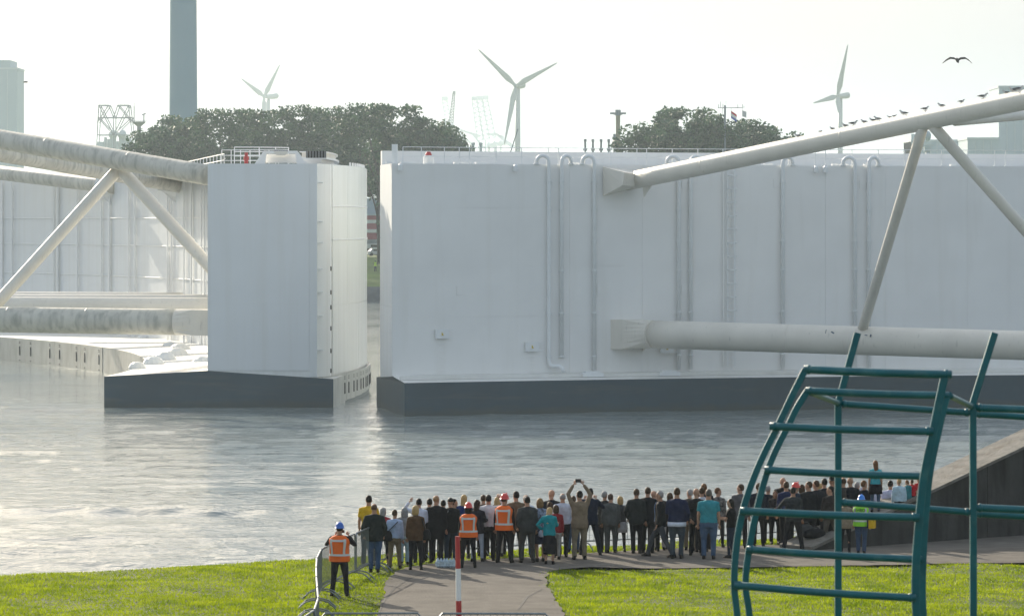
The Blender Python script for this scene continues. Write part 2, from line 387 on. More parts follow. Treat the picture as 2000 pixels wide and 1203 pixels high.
# corner filler: end face runs to -15.5, then a lit chamfer to the outer face
MB().prism([(-24.2, YL + .02), (-15.5, YL + .02), (-14.6, 316.5), (-15.2, 317.2), (-24.0, 316)], 2.4, ZT - .003).build('end_block', M['gloss'], LG)
for k, (xa, xb) in enumerate([(-24.2, -16.1), (-16.1, -15.5)]):
    zz = [2.95 - .06 * (xa + 24.2), 8.2, 13.6, ZT - .01]
    for i in range(3):
        MB().box(((xa + xb) / 2, YL - .01, (zz[i] + zz[i + 1]) / 2), (xb - xa - .01, .06, zz[i + 1] - zz[i] - .01)).build('end_panel', M['white_l'], LG)
sweep([(182.1, -4), (182.1, 2.48), (190.3, 2.93), (200.25, 2.28), (200.25, -4)], CL, sL, aL, 60, 1, 'ballast_box', [M['steel'], M['deck'], M['dark']], LG,
      mi_of=lambda i: {-1: 2, 0: 0, 1: 1, 2: 1, 3: 0, 4: 0}[i])
MB().prism([(sL(182.1)[0], YL - .03), (sL(200.25)[0], YL - .03), (sL(200.25)[0], YL + .01), (sL(182.1)[0], YL + .01)], -4, 2.2).build('end_plate', M['dark'], LG)
gb = MB(); xa, xb, xp = sL(182.1)[0], sL(200.25)[0], sL(190.3)[0]
gb.add([(xa, YL - .03, 2.19), (xb, YL - .03, 2.19), (xb, YL - .03, 2.26), (xp, YL - .03, 2.91), (xa, YL - .03, 2.46)] + [(xa, YL + .01, 2.19), (xb, YL + .01, 2.19), (xb, YL + .01, 2.26), (xp, YL + .01, 2.91), (xa, YL + .01, 2.46)],
       [(0, 1, 2, 3, 4), (9, 8, 7, 6, 5)] + [(i, (i + 1) % 5, 5 + (i + 1) % 5, 5 + i) for i in range(5)])
gb.build('end_plate', M['dark'], LG)
# the sea side bulges out beyond the core: its own skin, foot and deck plate
CO = (-142.66, 340.2); RO = 130.0
def sO(y):
    return lambda r: (CO[0] + math.sqrt(r * r - (y - CO[1]) ** 2), y)
aO = math.asin((424 - CO[1]) / RO)
sweep([(128.2, 2.3), (RO, 2.3), (RO, ZT), (128.2, ZT)], CO, sO(316.5), aO, 50, 1, 'outer_wall', [M['gloss']], LG)
sweep([(128.0, -4), (RO + .25, -4), (RO + .25, 2.28), (128.0, 2.4)], CO, sO(313.6), aO, 50, 1, 'outer_box', [M['dark']], LG)
dp = [(CO[0] + 128.5 * math.cos(a), CO[1] + 128.5 * math.sin(a)) for a in [math.asin((317 - CO[1]) / 128.5) + k * (aO - math.asin((317 - CO[1]) / 128.5)) / 24 for k in range(25)]]
ip = [(CL[0] + 198 * math.cos(a), CL[1] + 198 * math.sin(a)) for a in [math.asin((317 - CL[1]) / 198) + k * (R(27) - math.asin((317 - CL[1]) / 198)) / 24 for k in range(25)]]
MB().prism(dp + ip[::-1], ZT - .25, ZT - .006).build('deck_plate', M['deck'], LG)
# cladding plates of the outer side and white seam strips
a0 = math.asin((318.2 - CO[1]) / RO)
wall_panels(LG, CO, RO, [a0 + i * R(2.9) for i in range(8)], [2.45, 8.0, 13.3, 16.0, ZT - .05], M['gloss'], off=-.06, gap=.05, name='outer_panel')
for z in (13.3, 16.0):
    mb = MB(); mb.tube([(CO[0] + 130.08 * math.cos(a0 + t * R(1)), CO[1] + 130.08 * math.sin(a0 + t * R(1)), z) for t in range(16)], .05, 6); mb.build('seam_strip', M['trim'], LG)
# fender panels along the outer foot, with slots
for i in range(7):
    b0 = math.asin((YL + .25 - CO[1]) / 130.3) + i * R(1.95); b1 = b0 + R(1.95) - .0006
    mb = MB(); rings = []
    for k in range(4):
        a = b0 + (b1 - b0) * k / 3; c, s = math.cos(a), math.sin(a)
        rings.append([(CO[0] + r_ * c, CO[1] + r_ * s, z) for r_, z in ((130.26, .12 + .06 * i), (130.36, .12 + .06 * i), (130.36, 2.4), (130.26, 2.4))])
    p = mb.loft(rings).build('fender_panel', M['steel'], LG)
    for t in (.2, .8):
        a = b0 + (b1 - b0) * t
        MB().box((CO[0] + 130.38 * math.cos(a), CO[1] + 130.38 * math.sin(a), 1.2), (.06, .22, .9), a).build('slot', M['black'], p)
        for z in (1.98, 2.15): MB().box((CO[0] + 130.38 * math.cos(a), CO[1] + 130.38 * math.sin(a), z), (.05, .2, .06), a).build('slot', M['black'], p)
for z in (3.1, 4.7, 6.5, 8.2, 9.4, 11.3): MB().box((-14.55, 316.9, z - .3), (.1, .12, .35)).build('bolt_hole', M['black'], LG)
for py in (357, 433, 474, 526, 571, 617, 684):
    v = P(622, py, YL); MB().box((v.x + .18, YL + .5, v.z), (.34, .9, .06)).build('bracket', M['trim'], LG)
# inner side: vertical stiffeners catching the sun, seams
for i, px in enumerate((2, 22, 104, 111, 150, 197, 212, 250, 262, 326, 334, 358, 372, 392, 398)):
    a = arc_of_px(px, CL, 190.0, R(14), R(40)); wd = .26 if i % 3 else .4
    MB().box((CL[0] + 190.05 * math.cos(a), CL[1] + 190.05 * math.sin(a), 11.1), (.12, wd, 16.4), a).build('stiffener', M['white_l'], LG)
for z in (4.6, 9.1, 12.3, 15.1):
    mb = MB(); mb.tube([(CL[0] + 190.22 * math.cos(R(10 + t)), CL[1] + 190.22 * math.sin(R(10 + t)), z) for t in range(30)], .05, 6); mb.build('seam_strip', M['trim'], LG)
# plates of the inner ballast box side
for i in range(9):
    b0 = R(17.5 + i * 3.05)
    mb = MB(); rings = []
    for k in range(5):
        a = b0 + (R(3.05) - .00035) * k / 4; c, s = math.cos(a), math.sin(a)
        rings.append([(CL[0] + r_ * c, CL[1] + r_ * s, z) for r_, z in ((182.12, -.4), (182.04, -.4), (182.04, 2.46), (182.12, 2.46))])
    p = mb.loft(rings).build('side_plate', M['steel'], LG)
    for t in (.15, .8):
        a = b0 + R(3.05) * t
        MB().box((CL[0] + 182.0 * math.cos(a), CL[1] + 182.0 * math.sin(a), 1.2), (.06, .2, .95), a).build('slot', M['black'], p)
        for z in (.2, 2.0, 2.15): MB().box((CL[0] + 182.0 * math.cos(a), CL[1] + 182.0 * math.sin(a), z), (.06, .3, .07), a).build('slot', M['black'], p)
# trusses
T = lambda a, b, r, m='tube_dirty', nm='truss_tube', j=(): big_tube(LG, nm, P(*a), P(*b), r, M[m], joints=j)
T((412, 343.5, 317), (-90, 257, 336), .84, j=(.3, .62)); T((352, 361, 391), (-90, 283, 352), .82, j=(.5,)); T((222, 364, 412), (-90, 327, 436), .80)
T((-90, 623, 323), (350, 629, 317.5), 1.05, j=(.25, .6)); T((-90, 600, 352), (420, 602, 352), .95, 'tube'); T((-90, 593, 372), (420, 594, 366), .9, 'tube'); T((-90, 586, 393), (355, 588, 388), .85, 'tube')
T((232, 330, 325), (-14, 602, 324), .50, 'tube', 'brace_tube'); T((236, 332, 325), (425, 537, 318), .52, 'tube', 'brace_tube')
def socket(parent, wall_pts, c0, c1, r, half, m, nm='tube_socket'):
    """square shoe that turns into the round tube"""
    c0, c1 = Vector(c0), Vector(c1); d = (c1 - c0).normalized(); x = d.cross(Vector((0, 0, 1))).normalized(); y = x.cross(d)
    n = 24; rings = []
    for t, sq, hh in wall_pts:
        ring = []
        for i in range(n):
            th = 2 * math.pi * i / n; ca, sa = math.cos(th), math.sin(th)
            k = max(abs(ca), abs(sa)); rr = r * (1 - sq) + sq * half / k
            ring.append(c0.lerp(c1, t) + x * ca * rr * hh + y * sa * rr * hh)
        rings.append(ring)
    return MB().loft(rings).build(nm, m, parent)
socket(LG, [(0, 1, 1.0), (.5, 1, 1.0), (1, 0, 1.0)], P(425, 630, 316.5), P(345, 629, 317.5), 1.05, 1.03, M['tube'])
for (px, py, Yw) in ((352, 361, 391), (222, 364, 412)):
    c = P(px, py, Yw); mb = MB(); mb.add([c + Vector(v) for v in ((-2.2, -.6, -.6), (.7, .5, -.8), (1.0, 1.2, -2.3), (.4, .9, -2.6), (.9, 1.0, 1.1), (-1.8, -.4, .8), (-1.5, .6, .8), (.9, 1.6, 1.1), (-1.9, .6, -.6))],
                                        [(0, 1, 4, 5), (1, 2, 7, 4), (0, 8, 3, 2, 1), (8, 6, 7, 3), (5, 4, 7, 6), (0, 5, 6, 8), (2, 3, 7)]); mb.build('gusset', M['white_l'], LG)
# deck humps (covered hatches)
for i, (px, py, s) in enumerate(((332, 673, .9), (352, 680, 1.15), (345, 690, 1.2), (322, 697, 1.1), (300, 704, 1.0), (395, 704, 1.0), (285, 660, 1.1), (268, 712, .8))):
    v = G(px, py + 3, 2.72); mb = MB(); mb.ball((v.x, v.y, 2.5), (s * .95, s * .8, s * .75), 12, 7); mb.build('hatch_cover', M['white_l'], LG)
# top of the far gate: walkway cage, lamp, portal beam, grating, round parapet
def zt(px, py, Y): return P(px, py, Y)
cg = [(-22.6, 321), (-20.6, 321.2), (-19.3, 322), (-18.3, 323)]
railing(LG, [(x, y, ZT) for x, y in cg], 1.45, rails=(1, .75, .5, .25), r=.04)
railing(LG, [(-24.0 + .8 * i, 326 - .3 * i, ZT) for i in range(8)], 1.3, rails=(1, .66, .33))
railing(LG, [(-24.1 - .6 * i, 330 + 4 * i, ZT) for i in range(16)], 1.05, rails=(1, .5), r=.04)
v = P(481, 318, 316)
MB().tube([(v.x, 316, ZT), (v.x, 316, ZT + .3), (v.x, 316, ZT + .31), (v.x, 316, ZT + .62), (v.x, 316, ZT + .64), (v.x, 316, ZT + .92)], [.16, .16, .22, .2, .13, .14], 12).build('warning_lamp', M['red'], LG)
x0, x1 = P(497, 320, 315.2).x, P(600, 320, 315.2).x
mb = MB(); yb = 315.2
for yy0, yy1 in ((yb, yb + .25),):
    pts = [(x0, ZT), (x0 + .75, ZT + 1.05), (x1 - .8, ZT + 1.05), (x1, ZT), (x1 - .85, ZT + .02), (x1 - .95, ZT + .82), (x0 + .95, ZT + .82), (x0 + .85, ZT + .02)]
    mb.add([(x, yy0, z) for x, z in pts] + [(x, yy1, z) for x, z in pts], [(0, 1, 6, 7), (1, 2, 5, 6), (2, 3, 4, 5), (15, 14, 9, 8), (14, 13, 10, 9), (13, 12, 11, 10)] + [(i, (i + 1) % 8, 8 + (i + 1) % 8, 8 + i) for i in range(8)])
mb.build('portal_beam', M['white'], LG)
MB().box(((x0 + x1) / 2, yb + .9, ZT + .45), (x1 - x0 - 1.7, .2, .72)).build('portal_panel', M['white'], LG)
mb = MB(); cx = (x0 + x1) / 2; mb.add([(cx - .6, yb - .03, ZT + 1.0), (cx + .6, yb - .03, ZT + 1.0), (cx + .35, yb - .03, ZT + .68), (cx - .35, yb - .03, ZT + .68)] + [(cx - .6, yb + .6, ZT + 1.0), (cx + .6, yb + .6, ZT + 1.0), (cx + .35, yb + .6, ZT + .68), (cx - .35, yb + .6, ZT + .68)],
                                     [(0, 1, 2, 3), (7, 6, 5, 4), (0, 4, 5, 1), (1, 5, 6, 2), (2, 6, 7, 3), (3, 7, 4, 0)]); mb.build('notch_block', M['tube'], LG)
MB().box((cx, yb + .3, ZT + 1.06), (1.1, .5, .12)).build('rubber_pad', M['black'], LG)
xg0, xg1 = P(597, 300, 317.5).x, P(637, 300, 317.5).x
gp = MB().box(((xg0 + xg1) / 2, 317.8, ZT + .80), (xg1 - xg0, .08, .56), R(-8)).build('grating', M['black'], LG)
for i in range(7): MB().box((xg0 + .1 + i * (xg1 - xg0 - .2) / 6, 317.72 - .03 * i, ZT + .8), (.05, .06, .58), R(-8)).build('grating_bar', M['far_conc'], gp)
for (ra, rb, z0, z1, mm, nm) in ((197.2, 198.6, ZT, ZT + .42, 'white', 'parapet'), (196.9, 199.0, ZT + .42, ZT + .60, 'trim', 'parapet_ledge'), (197.0, 198.7, ZT + .60, ZT + 1.0, 'tube', 'parapet_band'), (196.8, 198.9, ZT + 1.0, ZT + 1.08, 'trim', 'parapet_cap')):
    s2 = lambda r: (CL[0] + r * math.cos(math.asin((319.5 - CL[1]) / r)), 319.5)
    sweep([(ra, z0), (rb, z0), (rb, z1), (ra, z1)], CL, s2, R(8), 20, 1, nm, [M[mm]], LG)
for i in range(12):
    a = R(-5.5 + i * .75); MB().box((CO[0] + 129.8 * math.cos(a), CO[1] + 129.8 * math.sin(a), ZT + .14), (.12, .3, .30), a).build('edge_block', M['trim'], LG)
fix_children(LG)
tag(LG, 'white gate whose narrow end faces us, lattice tubes running off at its left', 'flood gate')

# ---- near gate (right in the photo): we look at its hollow side
RG = empty('storm_surge_gate', (10, 312, 0))
CR = (75.3, 121.8); ZR = 19.25
pts_r = [(196.4, (-8.17, 299.6)), (200.0, (-9.2, 303.0)), (209.5, (-10.44, 312.9)), (213.6, (-10.9, 317.2))]
def sR(r):
    rs = [p[0] for p in pts_r]
    return (float(np.interp(r, rs, [p[1][0] for p in pts_r])), float(np.interp(r, rs, [p[1][1] for p in pts_r])))
aR = R(70)
def rp(px, r): return arc_of_px(px, CR, r, R(116), R(75))
def rw(a, r, z): return Vector((CR[0] + r * math.cos(a), CR[1] + r * math.sin(a), z))
sweep([(200.0, 2.9), (209.5, 2.45), (209.5, ZR), (200.0, ZR)], CR, sR, aR, 60, -1, 'wall', [M['white']], RG)
sweep([(196.4, -4), (196.4, 2.53), (200.0, 2.93), (213.6, 2.28), (213.6, -4)], CR, sR, aR, 60, -1, 'ballast_box', [M['dark'], M['deck']], RG, mi_of=lambda i: {-1: 0, 0: 0, 1: 1, 2: 1, 3: 0, 4: 0}[i])
aw0 = math.atan2(303.0 - CR[1], -9.2 - CR[0])
wall_panels(RG, CR, 200.0, [aw0 - .0003, rp(1112, 200), rp(1254, 200), rp(1428, 200), rp(1612, 200), rp(1730, 200), rp(1890, 200), rp(2100, 200)], [2.97, 7.4, 11.3, 15.85, ZR - .01], M['white'], off=.03, gap=.014)
# end face plates
for i, (z0, z1) in enumerate(((2.95, 8.2), (8.2, 13.5), (13.5, ZR - .01))):
    p, q = Vector(sR(200.05)), Vector(sR(209.4)); d = (q - p).normalized(); nrm = Vector((-d.y, d.x))
    if nrm.x > 0: nrm = -nrm
    MB().prism([tuple(p), tuple(q), tuple(q + nrm * .04), tuple(p + nrm * .04)], z0 + .012, z1 - .012).build('end_panel', M['white'], RG)
# parapet on the sea side and railing on ours
sweep([(208.2, ZR), (209.3, ZR), (209.3, ZR + 1.12), (208.2, ZR + 1.12)], CR, sR, aR, 50, -1, 'parapet', [M['white']], RG)
rail_px = [787, 823, 868, 897, 917, 969, 1019, 1071, 1091, 1142, 1193, 1244, 1263, 1313, 1363, 1412, 1440, 1490, 1540, 1592, 1612, 1664, 1715, 1767, 1839, 1890, 1943, 1964, 2015, 2066]
railing(RG, [rw(rp(x, 200.35), 200.35, ZR) for x in rail_px], 1.28, rails=(1.0, .45), r=.03)
MB().box(rw(rp(775, 201), 201.4, ZR + .75), (.45, .5, 1.5)).build('end_post', M['trim'], RG)
for i, px in enumerate((837,)):
    c = rw(rp(px, 201.6), 201.6, ZR)
    b = MB().tube([c, c + Vector((0, 0, .55)), c + Vector((0, 0, .58)), c + Vector((0, 0, .66))], [.42, .42, .34, .3], 14).build('lamp_base', M['trim'], RG, smooth=False)
    MB().tube([c + Vector((0, 0, .66)), c + Vector((0, 0, .78)), c + Vector((0, 0, .95))], [.26, .24, .14], 12).build('red_lens', M['red'], b)
# deck clutter along the edge
for px, w_ in ((760, .5), (797, 1.2), (905, 1.6), (940, 1.0), (1125, .5), (1500, .8), (1640, 1.4), (1690, .3), (1860, .4)):
    MB().box(rw(rp(px, 201), 201, ZR + .08), (w_, .3, .16), R(20)).build('deck_fitting', M['trim'], RG)
# pipes with goosenecks
def pipe(px, side, zb, tail=None):
    a = rp(px, 199.72); r_ = .155; rad = .46; dirv = Vector((-math.sin(a), math.cos(a), 0)) * (-1) * side   # side +1: arc to the right
    inward = Vector((math.cos(a), math.sin(a), 0)) * .30
    c = rw(a, 199.72, 0); pts = [c + Vector((0, 0, zb)), c + Vector((0, 0, ZR - .02))]
    for k in range(9):
        t = math.pi * k / 8; pts.append(c + dirv * rad * (1 - math.cos(t)) + inward * (1 - math.cos(t)) / 2 + Vector((0, 0, ZR + .02 + rad * 1.15 * math.sin(t) + .12 * (1 if 0 < k < 8 else 0))))
    if tail: pts = [c + Vector(t_) for t_ in tail] + pts
    o = MB().tube(pts, r_, 12).build('pipe', M['trim'], RG, smooth=True)
    fl = c + dirv * 2 * rad + inward; MB().tube([fl + Vector((0, 0, ZR - .02)), fl + Vector((0, 0, ZR + .08))], .24, 12).build('flange', M['trim'], o)
    for z in (4.2, 7.6, 10.9, 13.2, 15.7, 17.9):
        MB().tube([c + Vector((0, 0, z)), c + Vector((0, 0, z + .1))], r_ + .045, 12).build('clamp', M['trim'], o)
        MB().box(c + Vector((0, .16, z - .02)), (.5, .2, .07)).build('clamp_plate', M['trim'], o)
pipe(1072, -1, 4.0, tail=[(1.15, -.5, 3.05), (1.05, -.45, 3.35), (.85, -.1, 3.5), (.25, 0, 3.5), (.06, 0, 3.65)])
pipe(1097, 1, 4.2); pipe(1161, -1, 3.1); pipe(1326, -1, 3.1); pipe(1349, 1, 3.1); pipe(1529, 1, 3.1); pipe(1670, -1, 3.1); pipe(1697, 1, 3.1)
# ladder with cage hoops
a0_, a1_ = rp(1421, 199.75), rp(1435, 199.75)
lad = MB(); 
for a in (a0_, a1_): lad.bar(rw(a, 199.7, 3.3), rw(a, 199.7, ZR), .09, .09)
lad_o = lad.build('ladder', M['trim'], RG)
for i in range(38): MB().bar(rw(a0_, 199.7, 3.6 + i * .41), rw(a1_, 199.7, 3.6 + i * .41), .04, .04).build('rung', M['trim'], lad_o)
am = (a0_ + a1_) / 2
for i in range(13):
    z = 5.6 + i * 1.07; MB().tube([rw(a0_, 199.7, z), rw(a0_, 199.25, z), rw(am, 199.0, z), rw(a1_, 199.25, z), rw(a1_, 199.7, z)], .045, 6).build('hoop', M['trim'], lad_o)
MB().bar(rw(am, 199.0, 5.4), rw(am, 199.0, ZR), .05, .05).build('cage_bar', M['trim'], lad_o)
MB().bar(rw(rp(1413, 199.8), 199.8, 3.3), rw(rp(1413, 199.8), 199.8, ZR), .1, .1).build('cable_duct', M['white'], RG)
# lamps under the edge
for px in (782, 1007, 1594, 1612):
    c = rw(rp(px, 199.7), 199.7, ZR - .25); MB().tube([c + Vector((0, 0, -.3)), c + Vector((0, 0, .1)), c + Vector((0, 0, .22))], [.19, .19, .09], 10).build('edge_lamp', M['trim'], RG)
# hatches and electric boxes with short rungs below
def box_on_wall(px, py, w_, h_, d_=.25, rungs=0, sign=True):
    a = rp(px, 199.9); z = P(px, py, rw(a, 199.9, 0).y).z; c = rw(a, 199.9 - d_ / 2, z)
    o = MB().box(c, (w_, d_, h_), a - R(90)).build('electric_box', M['trim'], RG)
    MB().box(c + Vector((.02, -d_ / 2 - .02, 0)), (w_ * .3, .02, h_ * .5), a - R(90)).build('box_door', M['white'], o)
    if sign:
        mb = MB(); q = c + Vector((.0, -d_ / 2 - .05, 0)); mb.add([q + Vector(v) for v in ((-.14, 0, -.11), (.14, 0, -.11), (0, 0, .15), (-.14, .02, -.11), (.14, .02, -.11), (0, .02, .15))], [(0, 1, 2), (5, 4, 3), (0, 3, 4, 1), (1, 4, 5, 2), (2, 5, 3, 0)])
        mb.build('warning_sign', plain((.55, .42, .03)), o)
    for s in (-1, 1):
        for zz in (-.25, .25): MB().bar(c + Vector((s * w_ / 2, .05, zz * h_ * 1.6)), c + Vector((s * (w_ / 2 + .35), .1, zz * h_ * 1.6)), .05).build('bracket', M['trim'], o)
    for i in range(rungs): MB().bar(c + Vector((-.22, 0, -h_ / 2 - .45 - i * .5)), c + Vector((.22, 0, -h_ / 2 - .45 - i * .5)), .035).build('rung', M['white'], RG)
box_on_wall(862, 652, 1.1, .72, rungs=6); box_on_wall(1038, 677, 1.1, .72, rungs=4); box_on_wall(1301, 680, 1.1, .72, rungs=4)
for px, py, w_, h_ in ((1337, 358, .5, .75), (1517, 358, .5, .75), (1685, 360, .5, .75), (1172, 566, .5, .75), (1337, 566, .5, .75), (898, 567, .5, .7)):
    a = rp(px, 199.93); MB().box(rw(a, 199.93, P(px, py, rw(a, 199.93, 0).y).z), (w_, .05, h_), a - R(90)).build('hatch', M['white'], RG)
for px, py in ((1155, 738), (1305, 737)):
    a = rp(px, 198.0); c = rw(a, 198.0, 2.85); MB().box(c, (1.7, .9, .3), a - R(90)).box(c + Vector((0, 0, .2)), (1.2, .6, .14), a - R(90)).build('deck_hatch', M['trim'], RG)
sweep([(197.7, 2.70), (197.85, 2.72), (197.85, 2.95), (197.7, 2.95)], CR, sR, aR, 50, -1, 'deck_kerb', [M['deck']], RG)
# trusses
T2 = lambda a, b, r, m='tube', nm='truss_tube', j=(): big_tube(RG, nm, P(*a), P(*b), r, M[m], joints=j)
T2((1224, 355, 310.5), (2150, 165, 268), .71, j=(.19, .5)); T2((1262, 652.5, 309), (2140, 679, 294), 1.10, j=(.33,)); T2((1866, 237, 281), (2140, 213, 300), .36)
T2((1803, 248, 282.4), (1683, 648, 301.5), .385, nm='brace_tube'); T2((1822, 246, 281.6), (2080, 538, 288), .41, nm='brace_tube')
# socket of the lower tube
c1 = P(1262, 652.5, 309); c0 = P(1168, 652, 312.5)
socket(RG, [(0, 1, 1.0), (.45, 1, 1.0), (.62, 1, 1.0), (1, 0, 1.0)], c0, c1 + (c1 - c0) * .15, 1.10, 1.16, M['tube'])
mb = MB(); b0 = P(1172, 675, 311); mb.add([b0 + Vector(v) for v in ((0, -.6, .2), (1.15, -.8, .1), (0, -.4, -.75), (0, .9, .2), (1.15, .9, .1), (0, .9, -.75))], [(0, 2, 1), (3, 4, 5), (0, 1, 4, 3), (1, 2, 5, 4), (2, 0, 3, 5)]); mb.build('gusset', M['tube'], RG)
mb = MB(); b0 = P(1256, 676, 309.5); mb.add([b0 + Vector(v) for v in ((0, 0, .1), (.5, 0, .1), (0, 0, -.4), (0, 1.6, .1), (.5, 1.6, .1), (0, 1.6, -.4))], [(0, 2, 1), (3, 4, 5), (0, 1, 4, 3), (1, 2, 5, 4), (2, 0, 3, 5)]); mb.build('gusset', M['tube'], RG)
# flared shoe of the upper tube
ya = rw(rp(1180, 200), 200, 0).y - .2
q = [P(1178, 326, ya - .1), P(1178, 383, ya - .1), P(1216, 362, ya - 1.9), P(1220, 337, ya - 1.9)]
q2 = [v + Vector((1.6, .9 if i > 1 else .5, 0)) for i, v in enumerate(q)]
q2[0] = P(1235, 327, ya + 2.2); q2[1] = P(1235, 370, ya + 2.2); q2[2] = P(1240, 364, ya - 1.0); q2[3] = P(1240, 340, ya - 1.0)
MB().add(q + q2, [(0, 1, 2, 3), (7, 6, 5, 4), (0, 3, 7, 4), (1, 5, 6, 2), (0, 4, 5, 1), (2, 6, 7, 3)]).build('tube_shoe', M['tube'], RG)
cS = P(1216, 354.5, 310.8); cE = P(1236, 352.5, 309.6)
MB().tube([cS, cS.lerp(cE, .5), cE], [.42, .6, .72], 24).build('tube_end', M['tube'], RG, smooth=True)
q = [P(1255, 362, 308.6), P(1273, 361, 308.4), P(1257, 385, 309)]; q2 = [v + Vector((.1, .9, 0)) for v in q]
MB().add(q + q2, [(0, 1, 2), (5, 4, 3), (0, 3, 4, 1), (1, 4, 5, 2), (2, 5, 3, 0)]).build('gusset', M['tube'], RG)
# hand-painted scrawls on the lower tube
for i, (px, py, w_, h_, ro) in enumerate(((1735, 660, .36, .10, 0), (1742, 662, .12, .16, .4), (1745, 651, .05, .32, .5), (1702, 656, .1, .2, .3), (1693, 655, .22, .06, .2), (1615, 648, .05, .3, .2), (1628, 650, .25, .1, .5))):
    c = P(px, py, 300.0 - (px - 1600) * .005); dz = c.z - P(px, 663.5, 300).z
    c.y = 301.9 - (px - 1600) * .0065 - math.sqrt(max(.05, 1.11 ** 2 - dz * dz)) - .02
    MB().box(c, (w_, .03, h_), M=Matrix.Rotation(ro, 3, 'Y')).build('paint_scrawl', plain((.10, .13, .18)), RG)
fix_children(RG)
tag(RG, 'broad white gate with pipes and ladder, a pale tube reaching from it to upper right', 'flood gate')

# ------------------------------------------------------------ far things beyond the river
def leaf_mat(name, c1, c2):
    m, t, b = new_mat(name); N = t.nodes; L = t.links
    tc = N.new('ShaderNodeTexCoord'); n = N.new('ShaderNodeTexNoise'); n.inputs['Scale'].default_value = .5; L.new(tc.outputs['Object'], n.inputs['Vector'])
    cr = N.new('ShaderNodeValToRGB'); cr.color_ramp.elements[0].position = .35; cr.color_ramp.elements[1].position = .65
    cr.color_ramp.elements[0].color = c1 + (1,); cr.color_ramp.elements[1].color = c2 + (1,); L.new(n.outputs['Fac'], cr.inputs[0])
    L.new(cr.outputs[0], b.inputs['Base Color']); b.inputs['Roughness'].default_value = .55; b.inputs['Specular IOR Level'].default_value = .3
    tr = N.new('ShaderNodeBsdfTranslucent'); L.new(cr.outputs[0], tr.inputs[0]); ms = N.new('ShaderNodeMixShader'); ms.inputs[0].default_value = .2
    L.new(b.outputs[0], ms.inputs[1]); L.new(tr.outputs[0], ms.inputs[2]); L.new(ms.outputs[0], N['Material Output'].inputs[0]); return m
M['leaf'] = leaf_mat('foliage', (.024, .064, .038), (.080, .155, .062))
def leaf_cloud(rng, blobs, per, size):
    """many small leaf faces in clumps -> mesh arrays"""
    cs = []
    for (c, r) in blobs:
        k = int(per * (r / 1.5) ** 2)
        d = rng.normal(size=(k, 3)); d /= np.linalg.norm(d, axis=1)[:, None]
        rad = r * rng.uniform(.35, 1.05, size=(k, 1)) ** .6
        cs.append(np.array(c) + d * rad * np.array([1, 1, .8]))
    cs = np.vstack(cs); n = len(cs)
    u = rng.normal(size=(n, 3)); u /= np.linalg.norm(u, axis=1)[:, None]
    v = np.cross(u, rng.normal(size=(n, 3))); v /= np.linalg.norm(v, axis=1)[:, None]
    s = size * rng.uniform(.6, 1.4, size=(n, 1))
    a = cs - u * s; b = cs + v * s * .55; c = cs + u * s; d = cs - v * s * .55
    V = np.stack([a, b, c, d], axis=1).reshape(-1, 3); Fq = np.arange(4 * n).reshape(n, 4)
    return V, Fq
def tree_mesh(seed, H, W, trunk_frac=.44):
    rng = np.random.RandomState(seed); tb = MB()
    lean = rng.uniform(-.6, .6); top = Vector((lean, 0, H * .8))
    tb.tube([(0, 0, -.5), (.05, 0, H * .12), (lean * .3, 0, H * .35), (lean * .7, .2, H * .6), tuple(top)], [H * .022, H * .017, H * .013, H * .008, H * .003], 8)
    blobs = []
    nl = 16
    for i in range(nl):
        z0 = H * rng.uniform(trunk_frac * .75, .72); th = rng.uniform(0, 6.28); ln = W * rng.uniform(.32, .52) * (1 - .45 * max(0, z0 / H - .45))
        p0 = Vector((lean * z0 / H, 0, z0)); p2 = p0 + Vector((math.cos(th) * ln, math.sin(th) * ln, ln * rng.uniform(.3, .9)))
        p1 = p0.lerp(p2, .5) + Vector((0, 0, ln * .08))
        tb.tube([p0, p1, p2], [H * .007, H * .005, H * .002], 5)
        for k in range(5):
            q = p0.lerp(p2, rng.uniform(.35, 1.1)); blobs.append(((q.x + rng.uniform(-1.5, 1.5), q.y + rng.uniform(-1.5, 1.5), q.z + rng.uniform(-1, 1.2)), rng.uniform(.9, 1.9)))
    for k in range(int(92 * (W / 14))):
        th = rng.uniform(0, 6.28); zz = rng.uniform(trunk_frac, 1.0); e = math.sqrt(max(0.02, 1 - ((zz - .68) / .36) ** 2)) if abs(zz - .68) < .36 else .12
        rr = W / 2 * e * math.sqrt(rng.uniform(.05, 1)); blobs.append(((rr * math.cos(th), rr * math.sin(th), H * zz - rng.uniform(0, 1)), rng.uniform(1.0, 2.1)))
    V, Fq = leaf_cloud(rng, blobs, 78, .33)
    keep = V[Fq[:, 0], 2] < H
    Fq = Fq[keep]
    me = bpy.data.meshes.new('crown'); me.from_pydata(V.tolist(), [], Fq.tolist()); me.materials.append(M['leaf']); me.update()
    tm = tb.mesh('trunk'); tm.materials.append(M['bark']); return tm, me
TREES = [tree_mesh(11, 29, 15), tree_mesh(23, 27, 13), tree_mesh(37, 30, 16), tree_mesh(41, 24, 12)]
def place_tree(px, top, Y, kind, label, grp, wide=1.0, rz=0, gz=7.6):
    H0 = (29, 27, 30, 24)[kind]; H = P(px, top, Y).z - gz
    r = empty('poplar_tree', (P(px, top, Y).x, Y, gz), rz); s = H / H0; r.scale = (s * wide, s * wide, s)
    tm, me = TREES[kind]; link('trunk', tm, None, r); link('crown', me, None, r); tag(r, label, 'tree', grp)
gl = 'trees behind the gap and the left gate'
place_tree(305, 246, 790, 3, 'low leafy tree at the left end of the left tree row', gl, 1.1, .3)
place_tree(352, 222, 800, 0, 'broad tree just right of the foot of the tall chimney', gl, 1.05, 1.1)
place_tree(432, 213, 785, 2, 'rounded tree behind the white railings of the left gate', gl, 1.0, 2.0)
